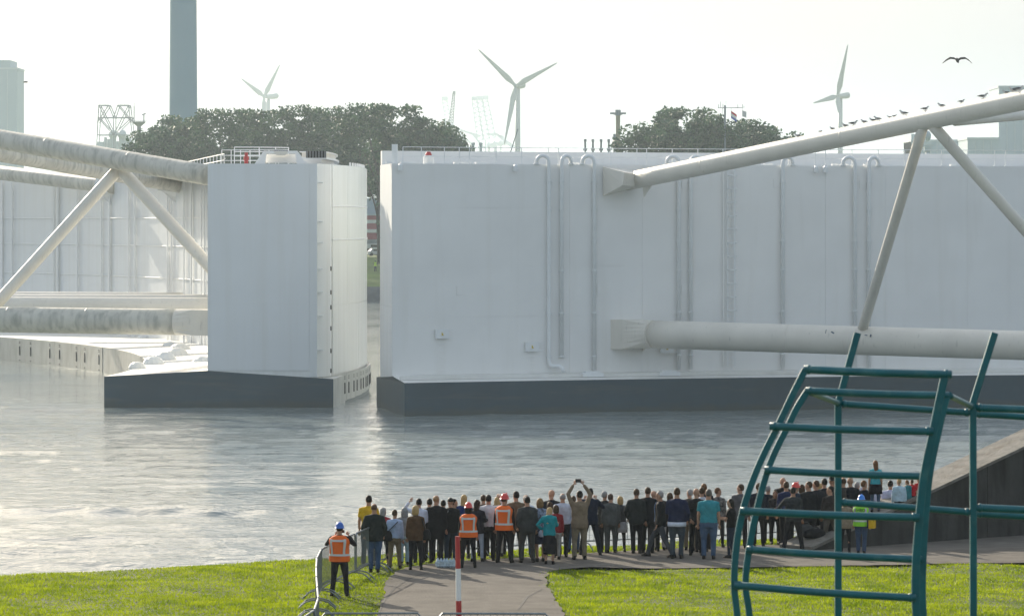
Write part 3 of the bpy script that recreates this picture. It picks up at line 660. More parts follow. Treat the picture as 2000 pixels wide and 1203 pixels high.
place_tree(505, 215, 800, 1, 'tree below the small faint wind turbine', gl, 1.1, .8)
place_tree(578, 207, 790, 2, 'tree behind the portal beam on the left gate', gl, 1.0, 4.1)
place_tree(655, 214, 810, 0, 'tree behind the curved parapet of the left gate', gl, 1.0, 2.7)
place_tree(700, 203, 780, 2, 'tallest tree of the left row, above the gap between the gates', gl, 1.05, 5.2)
place_tree(775, 207, 795, 1, 'tree just right of the gap, above the red lamp of the right gate', gl, 1.2, 1.9)
place_tree(832, 228, 790, 3, 'tree second from the right end of the left tree row', gl, 1.1, 3.0)
place_tree(880, 246, 800, 3, 'small thin tree at the right end of the left tree row', gl, .75, 5.0)
gr = 'trees behind the right gate'
place_tree(1285, 232, 790, 3, 'leftmost tree of the clump behind the right gate', gr, 1.25, .5)
place_tree(1338, 213, 800, 1, 'highest tree of the clump behind the right gate', gr, 1.25, 2.2)
place_tree(1395, 222, 785, 0, 'tree just left of the flag mast in the right clump', gr, 1.0, 3.6)
place_tree(1455, 232, 795, 3, 'tree just right of the flag mast in the right clump', gr, 1.25, 1.2)
place_tree(1505, 246, 800, 3, 'lowest tree at the right end of the right clump', gr, 1.15, 4.4)
# small leaning tree seen through the gap
def gap_tree():
    r = empty('leaning_tree', P(735, 508, 752)); r.location.z = 7.2; b = r.location; tb = MB()
    w = lambda px, py: P(px, py, 752) - b
    tb.tube([w(741, 520), w(740, 470), w(738, 420), w(741, 370), w(738, 335), w(728, 300), w(722, 270)], [.42, .38, .34, .3, .26, .2, .1], 8)
    tb.tube([w(738, 425), w(731, 395), w(722, 372), w(716, 350)], [.2, .16, .13, .08], 6); tb.tube([w(741, 368), w(730, 345), w(722, 322), w(712, 300)], [.2, .15, .1, .06], 6)
    tb.build('trunk', M['bark'], r, smooth=True)
    rng = np.random.RandomState(5); bl = [((w(px, py).x, rng.uniform(-1.5, 1.5), w(px, py).z), rr) for px, py, rr in ((724, 355, 1.1), (728, 372, .8), (736, 350, .8), (722, 330, 1.3), (735, 310, 1.4), (716, 300, 1.4), (728, 285, 1.5), (741, 450, .5), (742, 480, .5), (740, 400, .5), (738, 435, .6))]
    V, Fq = leaf_cloud(rng, bl, 70, .3); me = bpy.data.meshes.new('crown'); me.from_pydata(V.tolist(), [], Fq.tolist()); link('crown', me, M['leaf'], r)
    tag(r, 'slender tree with a leaning side branch, seen through the gap', 'tree')
gap_tree()
# hall with red band, parked vehicles and a person in the gap
h = empty('industrial_hall', (P(730, 470, 840).x, 840, 7.6))
def hb(name, x0, x1, y0, y1, z0, z1, m, par): return MB().box(((x0 + x1) / 2, (y0 + y1) / 2, (z0 + z1) / 2), (x1 - x0, y1 - y0, z1 - z0)).build(name, m, par)
hb('wall', -16, 16, 0, 30, 0, 8.2, mat('pale_hall_wall', (.55, .58, .60), .6, .04, .3), h); hb('wall_band', -16.05, 16.05, -.15, .2, 3.2, 8.25, mat('red_band', (.40, .10, .13), .6, .06, .2), h)
for z in (4.6, 6.6): hb('letter_stroke', -3.2, 1.1, -.25, -.13, z, z + .75, M['trim'], h)
MB().tube([(.9 + 1.3 * math.cos(t), -.19, 5.98 + 1.0 * math.sin(t)) for t in [R(-80 + 20 * k) for k in range(9)]], .36, 6).build('letter_stroke', M['trim'], h)
hb('door', -6, 3, -.2, .1, 0, 2.9, M['far_conc'], h); hb('roof', -16.3, 16.3, -.3, 30.3, 8.26, 8.6, M['far_steel'], h)
hb('parapet', -16, 16, 3, 29, 8.6, 12.0, M['far_pale'], h)
tag(h, 'pale hall with dusky red band and white strokes, seen through the gap', 'building')
def car(px, py, Y, col, van, label):
    L_, W_, H_ = (5.2, 2.0, 2.3) if van else (4.3, 1.8, 1.45); loc = P(px, py, Y); loc.z = 7.65
    r = empty('parked_van' if van else 'parked_car', loc, R(12))
    prof = [(-.5, .25), (-.5, .62), (-.42, .95), (.2, 1.0), (.34, .62), (.5, .5), (.5, .25)] if van else [(-.5, .2), (-.5, .6), (-.4, .68), (-.28, 1.0), (.12, 1.0), (.28, .66), (.48, .55), (.5, .2)]
    pl = [(x * L_, z * H_) for x, z in prof]; n = len(pl); vs = [(x, -W_ / 2, z) for x, z in pl] + [(x, W_ / 2, z) for x, z in pl]
    MB().add(vs, [tuple(range(n)), tuple(reversed(range(n, 2 * n)))] + [(i, n + i, n + (i + 1) % n, (i + 1) % n) for i in range(n)]).build('body', mat('car_' + label[:6], col, .3, .03), r)
    MB().box((-.05 * L_ if not van else .1, -W_ / 2 - .01, .8 * H_), (L_ * .34, .03, H_ * .22)).build('window', M['black'], r)
    for x in (-.3, .32):
        for s in (-1, 1): MB().tube([(x * L_, s * (W_ / 2 - .2), .33), (x * L_, s * (W_ / 2 + .02), .33)], .33, 14).build('wheel', M['black'], r)
    tag(r, label, 'van' if van else 'car')
car(737, 498, 800, (.75, .76, .77), False, 'white car parked on the far bank, right side of the gap')
car(722, 498, 812, (.10, .12, .14), False, 'dark car parked on the far bank beside the white car')
car(730, 478, 826, (.70, .73, .75), True, 'pale van parked before the hall, behind the two cars')

# chimney, tower blocks, masts
def lathe(name, prof, m, parent, n=24): return MB().tube([(0, 0, z) for r, z in prof], [r for r, z in prof], n).build(name, m, parent, smooth=True)
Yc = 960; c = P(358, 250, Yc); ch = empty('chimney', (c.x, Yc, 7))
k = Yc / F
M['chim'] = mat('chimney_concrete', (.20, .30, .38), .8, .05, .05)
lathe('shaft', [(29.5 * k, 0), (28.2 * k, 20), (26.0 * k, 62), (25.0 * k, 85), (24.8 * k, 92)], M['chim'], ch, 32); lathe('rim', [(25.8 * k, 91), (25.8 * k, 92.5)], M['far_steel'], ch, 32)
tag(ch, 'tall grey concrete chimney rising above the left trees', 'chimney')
def block(name, pxa, pxb, pyt, Y, depth, label, extra=(), m='far_pale', cat='building', panels=0):
    a, b = P(pxa, pyt, Y), P(pxb, pyt, Y); r = empty(name, ((a.x + b.x) / 2, Y, 5)); w_ = b.x - a.x; hh = a.z - 5
    MB().box((0, depth / 2, hh / 2), (w_, depth, hh)).build('wall', M[m], r)
    MB().box((0, depth / 2, hh + .4), (w_ + .5, depth + .5, .8)).build('roof_edge', M['far_steel'], r)
    for i in range(1, panels): MB().box((-w_ / 2 + w_ * i / panels, -.15, hh / 2), (.35, .3, hh - 1)).build('pilaster', M['far_steel'], r)
    for (xa, xb, y0, mm, nm) in extra:
        p, q = P(xa, y0, Y), P(xb, y0, Y); z1 = p.z - 5
        MB().box(((p.x + q.x) / 2 - (a.x + b.x) / 2, depth / 2 - .4, z1 / 2), (q.x - p.x, depth - .6, z1)).build(nm, M[mm], r)
    tag(r, label, cat)
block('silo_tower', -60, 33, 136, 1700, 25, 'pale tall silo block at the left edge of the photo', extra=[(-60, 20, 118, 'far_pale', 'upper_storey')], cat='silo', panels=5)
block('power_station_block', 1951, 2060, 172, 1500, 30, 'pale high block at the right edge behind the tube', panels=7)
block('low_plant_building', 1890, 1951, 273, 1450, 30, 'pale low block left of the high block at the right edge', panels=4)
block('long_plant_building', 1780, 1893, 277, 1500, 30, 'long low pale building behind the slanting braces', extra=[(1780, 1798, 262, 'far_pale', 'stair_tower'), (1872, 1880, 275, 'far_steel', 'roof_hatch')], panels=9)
rd = empty('radar_dome', (P(1812, 285, 900).x, 900, 6)); kk = 900 / F
zb = P(1812, 300, 900).z - 6
lathe('mast', [(.5, 0), (.5, zb + 1)], M['far_steel'], rd, 12); MB().ball((0, 0, P(1812, 266, 900).z - 6), (6.6 * kk, 6.6 * kk, 10 * kk), 16, 10).build('dome', M['far_pale'], rd, smooth=True)
MB().box((0, 0, P(1812, 284, 900).z - 6), (22 * kk, 1.2, .3)).box((0, 0, P(1812, 291, 900).z - 6), (14 * kk, 1.2, 1.0)).build('platform', M['far_steel'], rd)
tag(rd, 'white radome on a short mast between the slanting braces', 'radar')
# lattice frame with tanks, far left
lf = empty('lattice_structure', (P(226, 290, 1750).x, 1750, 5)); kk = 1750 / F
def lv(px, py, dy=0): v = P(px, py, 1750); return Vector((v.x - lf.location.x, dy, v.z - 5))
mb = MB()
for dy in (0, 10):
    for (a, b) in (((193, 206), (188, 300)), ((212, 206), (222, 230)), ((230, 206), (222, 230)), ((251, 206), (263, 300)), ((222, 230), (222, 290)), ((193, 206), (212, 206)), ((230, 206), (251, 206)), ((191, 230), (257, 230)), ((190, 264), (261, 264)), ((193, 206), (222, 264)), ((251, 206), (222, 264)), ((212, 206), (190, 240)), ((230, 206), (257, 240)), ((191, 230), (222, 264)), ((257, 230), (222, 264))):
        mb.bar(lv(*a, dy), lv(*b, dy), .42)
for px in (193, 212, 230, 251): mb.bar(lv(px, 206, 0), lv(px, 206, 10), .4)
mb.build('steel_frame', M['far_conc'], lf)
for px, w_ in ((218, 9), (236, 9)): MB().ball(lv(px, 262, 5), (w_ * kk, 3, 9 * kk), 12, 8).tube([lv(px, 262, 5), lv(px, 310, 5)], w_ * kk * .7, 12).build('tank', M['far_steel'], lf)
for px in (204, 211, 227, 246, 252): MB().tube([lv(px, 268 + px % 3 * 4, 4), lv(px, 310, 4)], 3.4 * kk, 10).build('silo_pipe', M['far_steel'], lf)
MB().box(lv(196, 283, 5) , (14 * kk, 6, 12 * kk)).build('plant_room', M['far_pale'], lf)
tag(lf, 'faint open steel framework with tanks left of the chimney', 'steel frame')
rm = empty('radar_mast', (P(272, 290, 1150).x, 1150, 5)); kk = 1150 / F
def rv(px, py, dy=0): v = P(px, py, 1150); return Vector((v.x - rm.location.x, dy, v.z - 5))
MB().tube([rv(272, 480), rv(271.5, 243)], [.8, .62], 12).build('column', M['far_conc'], rm); MB().tube([rv(271.5, 247), rv(271.5, 240), rv(271.5, 238)], [.7, 1.9, 2.0], 14).build('platform', M['far_conc'], rm)
MB().bar(rv(262, 240), rv(262, 208), .25).bar(rv(262, 225), rv(262, 200), .14).bar(rv(281, 238), rv(281, 223), .3).bar(rv(277, 225), rv(285, 222), .3).bar(rv(258, 236), rv(289, 236), .12).build('antenna', M['far_conc'], rm)
tag(rm, 'grey radar column with platform and antennas left of the trees', 'mast')
# light column right of the centre turbine
lc = empty('light_column', (P(1207, 290, 880).x, 880, 6)); kk = 880 / F
def cv(px, py, dy=0): v = P(px, py, 880); return Vector((v.x - lc.location.x, dy, v.z - 6))
MB().tube([cv(1207, 500), cv(1207, 222)], .5, 12).build('column', mat('ochre_column', (.30, .28, .20), .8, .08, .4), lc); MB().tube([cv(1207, 226), cv(1207, 215)], .62, 12).build('head', M['far_conc'], lc)
MB().bar(cv(1193, 221), cv(1221, 221), .16).bar(cv(1195, 222), cv(1203, 226), .12).bar(cv(1219, 222), cv(1211, 226), .12).build('cross_arm', M['far_conc'], lc)
for px in (1194, 1199, 1215, 1220): MB().box(cv(px, 222, -.3), (.62, .4, .4)).build('floodlight', M['far_conc'], lc)
MB().tube([cv(1200, 300), cv(1200, 262)], .28, 8).ball(cv(1200, 270), (.4, .4, .8), 8, 5).build('side_pipe', M['far_conc'], lc)
tag(lc, 'ochre floodlight column behind the right gate left of the right trees', 'light mast')
for i, px in enumerate((1143, 1158, 1174, 1189)):
    Y = 870; r = empty('vent_stack', (P(px, 290, Y).x, Y, 6)); z0 = P(px, 272, Y).z - 6
    MB().tube([(0, 0, 0), (0, 0, z0 - .6), (0, 0, z0 - .55), (0, 0, z0)], [.24, .24, .34, .3], 10).build('pipe', M['far_conc'], r)
    MB().tube([(-.35, 0, z0 - 2.6), (-.35, 0, z0 - 2.2), (0, 0, z0 - 2.0), (.35, 0, z0 - 2.2), (.35, 0, z0 - 2.6)], .1, 8).build('collar', M['far_conc'], r)
    tag(r, ('leftmost', 'second from left', 'third from left', 'rightmost')[i] + ' of four grey vent stacks left of the floodlight column', 'vent', 'four vent stacks')
for i, px in enumerate((908, 924, 939)):
    Y = 900; r = empty('bollard_pile', (P(px, 290, Y).x, Y, 6)); z0 = P(px, 279, Y).z - 6
    MB().tube([(0, 0, 0), (0, 0, z0 - .5), (0, 0, z0 - .48), (0, 0, z0)], [.3, .3, .45, .45], 10).build('post', M['far_steel'], r)
    tag(r, ('leftmost', 'middle', 'right')[i] + ' one of three short grey posts above the right gate, below the cranes', 'post', 'three short posts')
r = empty('slanting_pole', (P(996, 292, 700).x, 700, 0)); a, b = P(990, 320, 700), P(1011, 254, 700)
MB().tube([a - r.location, b - r.location], .10, 6).ball(b - r.location, .18, 6, 4).build('pole', M['far_conc'], r); MB().box((a.x - r.location.x, 0, a.z / 2), (.5, .5, a.z)).build('stand', M['far_conc'], r)
tag(r, 'thin dark slanting pole in front of the centre turbine tower', 'pole')
# flag mast among the right trees
fm = empty('signal_mast', (P(1416, 230, 780).x, 780, 7)); kk = 780 / F
def fv(px, py, dy=0): v = P(px, py, 780); return Vector((v.x - fm.location.x, dy, v.z - 7))
MB().tube([fv(1416, 500), fv(1416, 206)], .2, 8).bar(fv(1402, 211), fv(1450, 211), .12).bar(fv(1418, 204), fv(1418, 197), .06).build('mast', M['far_conc'], fm)
for px, t_ in ((1403, 204), (1407, 199), (1412, 203), (1441, 205), (1450, 204), (1453, 207)): MB().bar(fv(px, 212), fv(px, t_), .1).build('antenna', M['far_conc'], fm)
MB().bar(fv(1411, 212), fv(1411, 226), .06).bar(fv(1428, 211), fv(1428, 234), .05).bar(fv(1450, 211), fv(1450, 228), .05).build('halyard', M['far_conc'], fm)
tag(fm, 'thin signal mast with yard and antennas above the right trees', 'mast')
fl = empty('tricolour_flag', P(1428, 224, 780))
for i, (col, nm) in enumerate((((.55, .02, .03), 'red_stripe'), ((.75, .75, .73), 'white_stripe'), ((.03, .08, .40), 'blue_stripe'))):
    mb = MB(); vs = []
    for k in range(6):
        x = k * .22; dz = -.16 * k; y = .15 * math.sin(k * 1.3)
        vs += [(x, y, .75 - i * .5 + dz), (x, y, .27 - i * .5 + dz), (x, y + .03, .75 - i * .5 + dz), (x, y + .03, .27 - i * .5 + dz)]
    fs = []
    for k in range(5):
        o_ = 4 * k; fs += [(o_, o_ + 1, o_ + 5, o_ + 4), (o_ + 2, o_ + 6, o_ + 7, o_ + 3), (o_, o_ + 4, o_ + 6, o_ + 2), (o_ + 1, o_ + 3, o_ + 7, o_ + 5)]
    mb.add(vs, fs).build(nm, plain(col), fl)
tag(fl, 'red white and blue striped flag on the signal mast', 'flag')
fl2 = empty('pale_flag', P(1450, 222, 780)); MB().add([(0, 0, .6), (0, 0, -.6), (.5, .1, -.75), (.8, 0, -.9), (.8, 0, .3), (.5, .1, .45)] + [(0, .03, .6), (0, .03, -.6), (.5, .13, -.75), (.8, .03, -.9), (.8, .03, .3), (.5, .13, .45)],
    [(0, 1, 2, 5), (5, 2, 3, 4), (11, 8, 7, 6), (10, 9, 8, 11), (0, 5, 11, 6), (5, 4, 10, 11), (1, 7, 8, 2), (2, 8, 9, 3), (3, 9, 10, 4), (0, 6, 7, 1)]).build('cloth', plain((.6, .6, .58)), fl2)
tag(fl2, 'small pale flag right of the striped flag', 'flag')
# wind turbines
def turbine(px, py, Y, tips, label, tw=1.0, right=1, nac=1.0):
    """tips: photo pixels of the blade ends"""
    kk = Y / F; hub = P(px, py, Y); r = empty('wind_turbine', (hub.x + 6.5 * kk * right * nac, Y + 6, 5)); b = r.location
    nz = hub.z - 5; MB().tube([(0, 0, 0), (0, 0, nz * .5), (0, 0, nz)], [6.3 * kk * tw, 5.7 * kk * tw, 4.6 * kk * tw], 20).build('tower', M['turbine'], r, smooth=True)
    hl = hub - b
    MB().tube([hl + Vector((2 * kk * right, 1, 0)), hl + Vector((5 * kk * right, 3, 0)), hl + Vector((15 * kk * right * nac, 7, .3)), hl + Vector((22 * kk * right * nac, 9, .8)), hl + Vector((24 * kk * right * nac, 10, .9))], [3.4 * kk, 5.0 * kk * tw, 6.2 * kk * tw, 6.6 * kk * tw, 3.2 * kk], 14).build('nacelle', M['turbine'], r, smooth=True)
    hb_ = MB().ball(hl, (4.6 * kk * tw, 4.0 * kk, 4.6 * kk * tw), 12, 8).build('hub', M['turbine'], r, smooth=True)
    for tx, ty in tips:
        t = P(tx, ty, Y - 8) - b; d = t - hl; L_ = d.length; d.normalize(); x = d.cross(Vector((0, 1, 0))).normalized(); y = Vector((0, 1, 0)); rings = []
        for s, wd, th in ((0.0, 2.2, 2.2), (.07, 2.6, 1.9), (.2, 4.6, 1.3), (.45, 3.4, .8), (.75, 2.0, .5), (.95, 1.1, .3), (1, .3, .12)):
            cpt = hl + d * L_ * s; tw_ = (1 - s) * .9
            rings.append([cpt + (x * math.cos(a) * wd * 1.25 * kk * tw + (y * math.cos(tw_) + x * math.sin(tw_) * .3) * math.sin(a) * th * kk * tw) for a in [2 * math.pi * i / 10 for i in range(10)]])
        MB().loft(rings).build('blade', M['turbine'], r, smooth=True)
    tag(r, label, 'wind turbine', 'wind turbines')
turbine(1007, 168, 2350, ((934, 97), (1089, 123), (985, 283)), 'largest wind turbine, above the middle of the right gate', 1.0, 1, .65)
turbine(516, 189, 3400, ((471, 154), (547, 126), (516, 262)), 'faint small wind turbine above the left trees', .85, 1, 1.05)
turbine(1636, 188, 2500, ((1656, 87), (1588, 202), (1642, 240)), 'wind turbine at right, seen above the slanting tube', .95, 1, 1.0)
# cranes
def lattice_boom(mb, p, q, w0, w1, n, t):
    p, q = Vector(p), Vector(q); d = (q - p).normalized(); x = d.cross(Vector((0, 1, 0))).normalized()
    for k in range(n):
        a, b = p.lerp(q, k / n), p.lerp(q, (k + 1) / n); wa, wb = w0 + (w1 - w0) * k / n, w0 + (w1 - w0) * (k + 1) / n
        for s in (-1, 1):
            for dy in (0, 3): mb.bar(a + x * s * wa / 2 + Vector((0, dy, 0)), b + x * s * wb / 2 + Vector((0, dy, 0)), t)
        mb.bar(a - x * wa / 2, b + x * wb / 2, t * .7); mb.bar(a + x * wa / 2, a - x * wa / 2, t * .8)
lk = empty('lattice_crane', (P(880, 290, 2600).x, 2600, 5)); kk = 2600 / F
v_ = lambda px, py: P(px, py, 2600) - lk.location
mb = MB(); lattice_boom(mb, v_(879, 262), v_(886.5, 182), 9 * kk, 4 * kk, 15, .5); mb.build('boom', M['far_conc'], lk); MB().box(v_(887, 182), (5 * kk, 2, 7 * kk)).build('boom_head', M['far_conc'], lk)
MB().box(v_(878, 330) , (12 * kk, 8, 130 * kk)).build('cab_tower', M['far_conc'], lk)
tag(lk, 'steep lattice crane boom rising behind the right end of the left trees', 'crane')
M['crane'] = mat('crane_paint', (.70, .74, .77), .6, .03, .05)
def quay_crane(px, Yq, label, boom_tip, foot, backs):
    r = empty('container_crane', (P(px, 290, Yq).x, Yq, 5)); kk = Yq / F; v = lambda a, b: P(a, b, Yq) - r.location
    mb = MB(); lattice_boom(mb, v(*foot), v(*boom_tip), 13 * kk, 9 * kk, 9, .9); mb.build('boom', M['crane'], r)
    MB().box(v(boom_tip[0] + 1, boom_tip[1]), (12 * kk, 4, 7 * kk)).build('boom_head', M['crane'], r)
    mb = MB()
    for a, b in backs: mb.bar(v(*a), v(*b), 2.0)
    mb.build('stay', M['crane'], r)
    mb = MB()
    for x in (foot[0] - 14, foot[0] + 16): mb.bar(v(x, foot[1] + 4), v(x, 430), 1.9); mb.bar(v(x, foot[1] + 4) + Vector((0, 18, 0)), v(x, 430) + Vector((0, 18, 0)), 1.9)
    mb.bar(v(foot[0] - 14, 300), v(foot[0] + 16, 300), 1.6); mb.build('leg', M['crane'], r)
    MB().box(v(foot[0] + 22, foot[1] + 10), (20 * kk, 12, 7 * kk)).build('machine_house', M['crane'], r)
    tag(r, label, 'crane', 'container cranes with raised booms')
quay_crane(934, 4100, 'faint container crane, leftmost raised boom of the three', (926, 193), (939, 274), (((925, 265), (946, 290)), ((939, 266), (900, 255))))
quay_crane(950, 4200, 'faint container crane, middle raised boom of the three', (936, 192), (950, 272), (((968, 262), (1000, 288)), ((950, 262), (966, 264))))
quay_crane(968, 4300, 'faint container crane, rightmost raised boom of the three', (947, 191), (962, 270), (((967, 260), (1010, 290)), ((962, 262), (985, 268))))
quay_crane(880, 4500, 'faint container crane behind the lattice boom above the trees', (868, 193), (880, 262), (((887, 250), (925, 285)), ((890, 250), (935, 268)), ((850, 238), (868, 240))))

# ------------------------------------------------------------ foreground: wall wedge, barriers, post, steel frame
WA = Vector((7.82, 102.1)); WD = Vector((.78, .63)).normalized(); WN = Vector((-WD.y, WD.x)); WS = .297
def wall_z(s): return ZG + WS * max(0, s)
cw = empty('concrete_wing_wall', (WA.x, WA.y, ZG))
def wv(s, t, z): p = WA + WD * s + WN * t; return (p.x - WA.x, p.y - WA.y, z - ZG)
segs = [-.15, 1.6, 3.6, 6.4, 9.6, 13.0, 17.0]
for i in range(len(segs) - 1):
    s0, s1 = segs[i] + .012, segs[i + 1] - .012; z0, z1 = wall_z(s0) + .02, wall_z(s1)
    pts = [wv(s0, 0, ZG - .6), wv(s1, 0, ZG - .6), wv(s1, 0, z1), wv(s0, 0, z0)]; pts += [wv(s0, 1.15, ZG - 1.2), wv(s1, 1.15, ZG - 1.2), wv(s1, 1.15, z1), wv(s0, 1.15, z0)]
    MB().add(pts, [(0, 1, 2, 3), (7, 6, 5, 4), (0, 4, 5, 1), (1, 5, 6, 2), (2, 6, 7, 3), (3, 7, 4, 0)]).build('wall_section', M['concrete'], cw)
pts = []
for s in (-.1, 17.0):
    for t in (-.05, 1.2):
        for dz in (.02, .10): pts.append(wv(s, t, wall_z(s) + dz))
MB().add(pts, [(0, 1, 3, 2), (4, 6, 7, 5), (0, 4, 5, 1), (2, 3, 7, 6), (1, 5, 7, 3), (0, 2, 6, 4)]).build('coping', mat('worn_coping', (.175, .162, .14), .9, .3, 3.0, bump=.6, bscale=9, dirt=(.10, .08, .055), dirt_amt=.8, dirt_scale=2.5), cw)
tag(cw, 'dark stained concrete wall rising as a ramp to the right', 'wall')

def barrier_meshes():
    W_, H_ = 2.3, 1.1; fr = MB()
    fr.tube([(-W_ / 2, 0, .18), (-W_ / 2, 0, H_ - .1), (-W_ / 2 + .1, 0, H_), (W_ / 2 - .1, 0, H_), (W_ / 2, 0, H_ - .1), (W_ / 2, 0, .18)], .021, 7)
    fr.tube([(-W_ / 2, 0, .22), (W_ / 2, 0, .22)], .018, 7)
    bars = MB()
    for i in range(1, 17): bars.bar((-W_ / 2 + W_ * i / 17, 0, .22), (-W_ / 2 + W_ * i / 17, 0, H_), .011)
    ft = MB()
    ft.tube([(0, -.42, .0), (0, -.38, .05), (0, -.25, .16), (0, -.1, .2), (0, .1, .2), (0, .25, .16), (0, .38, .05), (0, .42, 0)], .018, 6)
    return fr.mesh('frame'), bars.mesh('infill_bars'), ft.mesh('foot')
BFR, BBA, BFT = barrier_meshes()
for me in (BFR, BBA, BFT): me.materials.append(M['galv'])
def barrier(p, q, label, grp):
    p, q = Vector(p), Vector(q); c = (p + q) / 2; d = q - p
    r = empty('crowd_barrier', (c.x, c.y, ZG), math.atan2(d.y, d.x)); s = d.length / 2.36
    for nm, me in (('frame', BFR), ('infill_bars', BBA)):
        o = link(nm, me, None, r); o.scale.x = s
    for x in (-.95, .95): o = link('foot', BFT, None, r); o.location.x = x
    tag(r, label, 'barrier', grp)
fx = [(-3.98, 73.2), (-3.78, 75.4), (-3.82, 77.7), (-3.95, 80.0), (-4.08, 82.3), (-4.2, 84.6), (-4.3, 86.9), (-4.32, 89.2), (-4.1, 91.5), (-3.72, 93.8), (-3.4, 96.1), (-2.8, 98.4)]
onm = ['first', 'second', 'third', 'fourth', 'fifth', 'sixth', 'seventh', 'eighth', 'ninth', 'tenth', 'eleventh', 'twelfth']
for i in range(len(fx) - 1):
    barrier(fx[i], fx[i + 1], 'grey crowd barrier in the row past the orange-vested man, %s from the bottom edge' % onm[i], 'barriers in the row at the left')
bx_ = [(-2.6, 98.9), (-.5, 100.6), (1.6, 102.2), (3.8, 103.5), (5.9, 104.6), (8.0, 106.0)]
for i in range(5): barrier(bx_[i], bx_[i + 1], 'grey crowd barrier behind the crowd on the bank, %s from the left' % onm[i], 'barriers along the bank')
barrier((-3.66, 74.75), (-1.68, 74.8), 'grey crowd barrier along the bottom edge, left of the striped post', 'barriers across the path')
barrier((-1.44, 74.75), (.75, 74.7), 'grey crowd barrier along the bottom edge, under the striped post', 'barriers across the path')

sp = empty('striped_post', (P(897, 1200, 81).x, 81, ZG))
zt_ = P(894, 1047, 81).z - ZG; zz = [0, zt_ - 1.98, zt_ - 1.32, zt_ - .66, zt_]; k = 0
for i in range(4):
    m_ = M['red'] if i % 2 else M['trim']
    z0, z1 = max(0, zz[i]), zz[i + 1]
    if z1 - z0 < .02: continue
    ln = lambda z: -.035 * z / zt_
    pm = MB().tube([(ln(z0), 0, z0 + .001), (ln(z1), 0, z1)], [.062 - .004 * i, .061 - .004 * i], 14)
    pm.build('red_band' if i % 2 else 'white_band', m_, sp, smooth=False)
MB().box((0, 0, .03), (.3, .3, .06)).build('base_plate', M['galv'], sp)
tag(sp, 'red and white banded post standing on the path', 'post')

tf = empty('steel_frame_sculpture', (P(1650, 1200, 33).x, 33, ground_z(33)))
YA, YB, YC = 32.0, 33.0, 35.2
def tv(px, py, Y): return P(px, py, Y) - tf.location
zgr = ground_z(33)
def rib(pxs, Y, nm, wd=.054, dp=.05):
    pts = [tv(x, y, Y) for x, y in pxs]; last = pts[-1]; pts.append(Vector((last.x + .08, last.y, last.z - .8))); pts.append(Vector((last.x + .3, last.y, ground_z(Y) - tf.location.z - .05)))
    # smooth the curve
    sm = []
    for i in range(len(pts) - 1):
        p0, p1, p2, p3 = pts[max(0, i - 1)], pts[i], pts[i + 1], pts[min(len(pts) - 1, i + 2)]
        for k in range(6):
            t = k / 6; sm.append(.5 * ((2 * p1) + (-p0 + p2) * t + (2 * p0 - 5 * p1 + 4 * p2 - p3) * t * t + (-p0 + 3 * p1 - 3 * p2 + p3) * t ** 3))
    sm.append(pts[-1]); rings = []
    for i, p in enumerate(sm):
        d = (sm[min(i + 1, len(sm) - 1)] - sm[max(0, i - 1)]).normalized(); x = d.cross(Vector((0, 1, 0))).normalized(); y = Vector((0, 1, 0)); b = .012
        rings.append([p + x * a * wd / 2 + y * c * dp / 2 for a, c in ((-1, -.8), (-.85, -1), (.85, -1), (1, -.8), (1, .8), (.85, 1), (-.85, 1), (-1, .8))])
    return MB().loft(rings).build(nm, M['teal'], tf)
rib([(1573, 721), (1546, 775), (1520, 830), (1494, 882), (1470, 938), (1450, 1000), (1438, 1070), (1434, 1140), (1440, 1203)], YA, 'rib')
rib([(1577, 763), (1557, 795), (1540, 830), (1517, 875), (1498, 922), (1477, 1000), (1463, 1072), (1456, 1140), (1464, 1203)], YB, 'rib')
rib([(1846, 730), (1834, 785), (1823, 840), (1806, 921), (1797, 995), (1789, 1101), (1790, 1203)], YA, 'rib', .064)
rib([(1850, 771), (1842, 800), (1833, 840), (1816, 921), (1808, 1001), (1802, 1101), (1803, 1203)], YB, 'rib', .060)
def rung(a, b, Y, Y2=None, r=.031, bow=.04, nm='rung'):
    p, q = tv(*a, Y), tv(*b, Y2 or Y); pts = [p.lerp(q, t / 8) + Vector((0, -bow * math.sin(math.pi * t / 8), -bow * .15 * math.sin(math.pi * t / 8))) for t in range(9)]
    MB().tube(pts, r, 12).build(nm, M['teal'], tf, smooth=True)
    for e_, d_ in ((p, q - p), (q, p - q)): d_ = d_.normalized(); MB().tube([e_ + d_ * .030, e_ + d_ * .046, e_ + d_ * .060], [r * 1.22, r * 1.16, r * 1.0], 12).build('weld_bead', M['teal'], tf, smooth=True)
rung((1570, 721), (1858, 731), YA, r=.033); rung((1573, 763), (1853, 772), YB, r=.031)
rung((1503, 832), (1822, 842), YA - .04); rung((1493, 917), (1812, 930), YB - .04); rung((1446, 997), (1795, 1010), YA - .04); rung((1459, 1072), (1800, 1092), YB - .04); rung((1434, 1142), (1788, 1167), YA - .04)
for x0, xk, xb in ((1675, 1637, 1637), (1943, 1900, 1901)):
    pts = [tv(x0, 650, YC), tv(xk, 787, YC), tv(xb, 1000, YC), tv(xb, 1203, YC)]; l_ = pts[-1]; pts.append(Vector((l_.x, l_.y, ground_z(YC) - tf.location.z - .05)))
    mb = MB(); rings = []
    for i, p in enumerate(pts):
        d = (pts[1] - pts[0]).normalized() if i == 0 else Vector((0, 0, -1)); x = d.cross(Vector((0, 1, 0))).normalized(); y = Vector((0, 1, 0))
        rings.append([p + x * a * .030 + y * c * .03 for a, c in ((-1, -.8), (-.8, -1), (.8, -1), (1, -.8), (1, .8), (.8, 1), (-.8, 1), (-1, .8))])
    mb.loft(rings).build('post', M['teal'], tf)
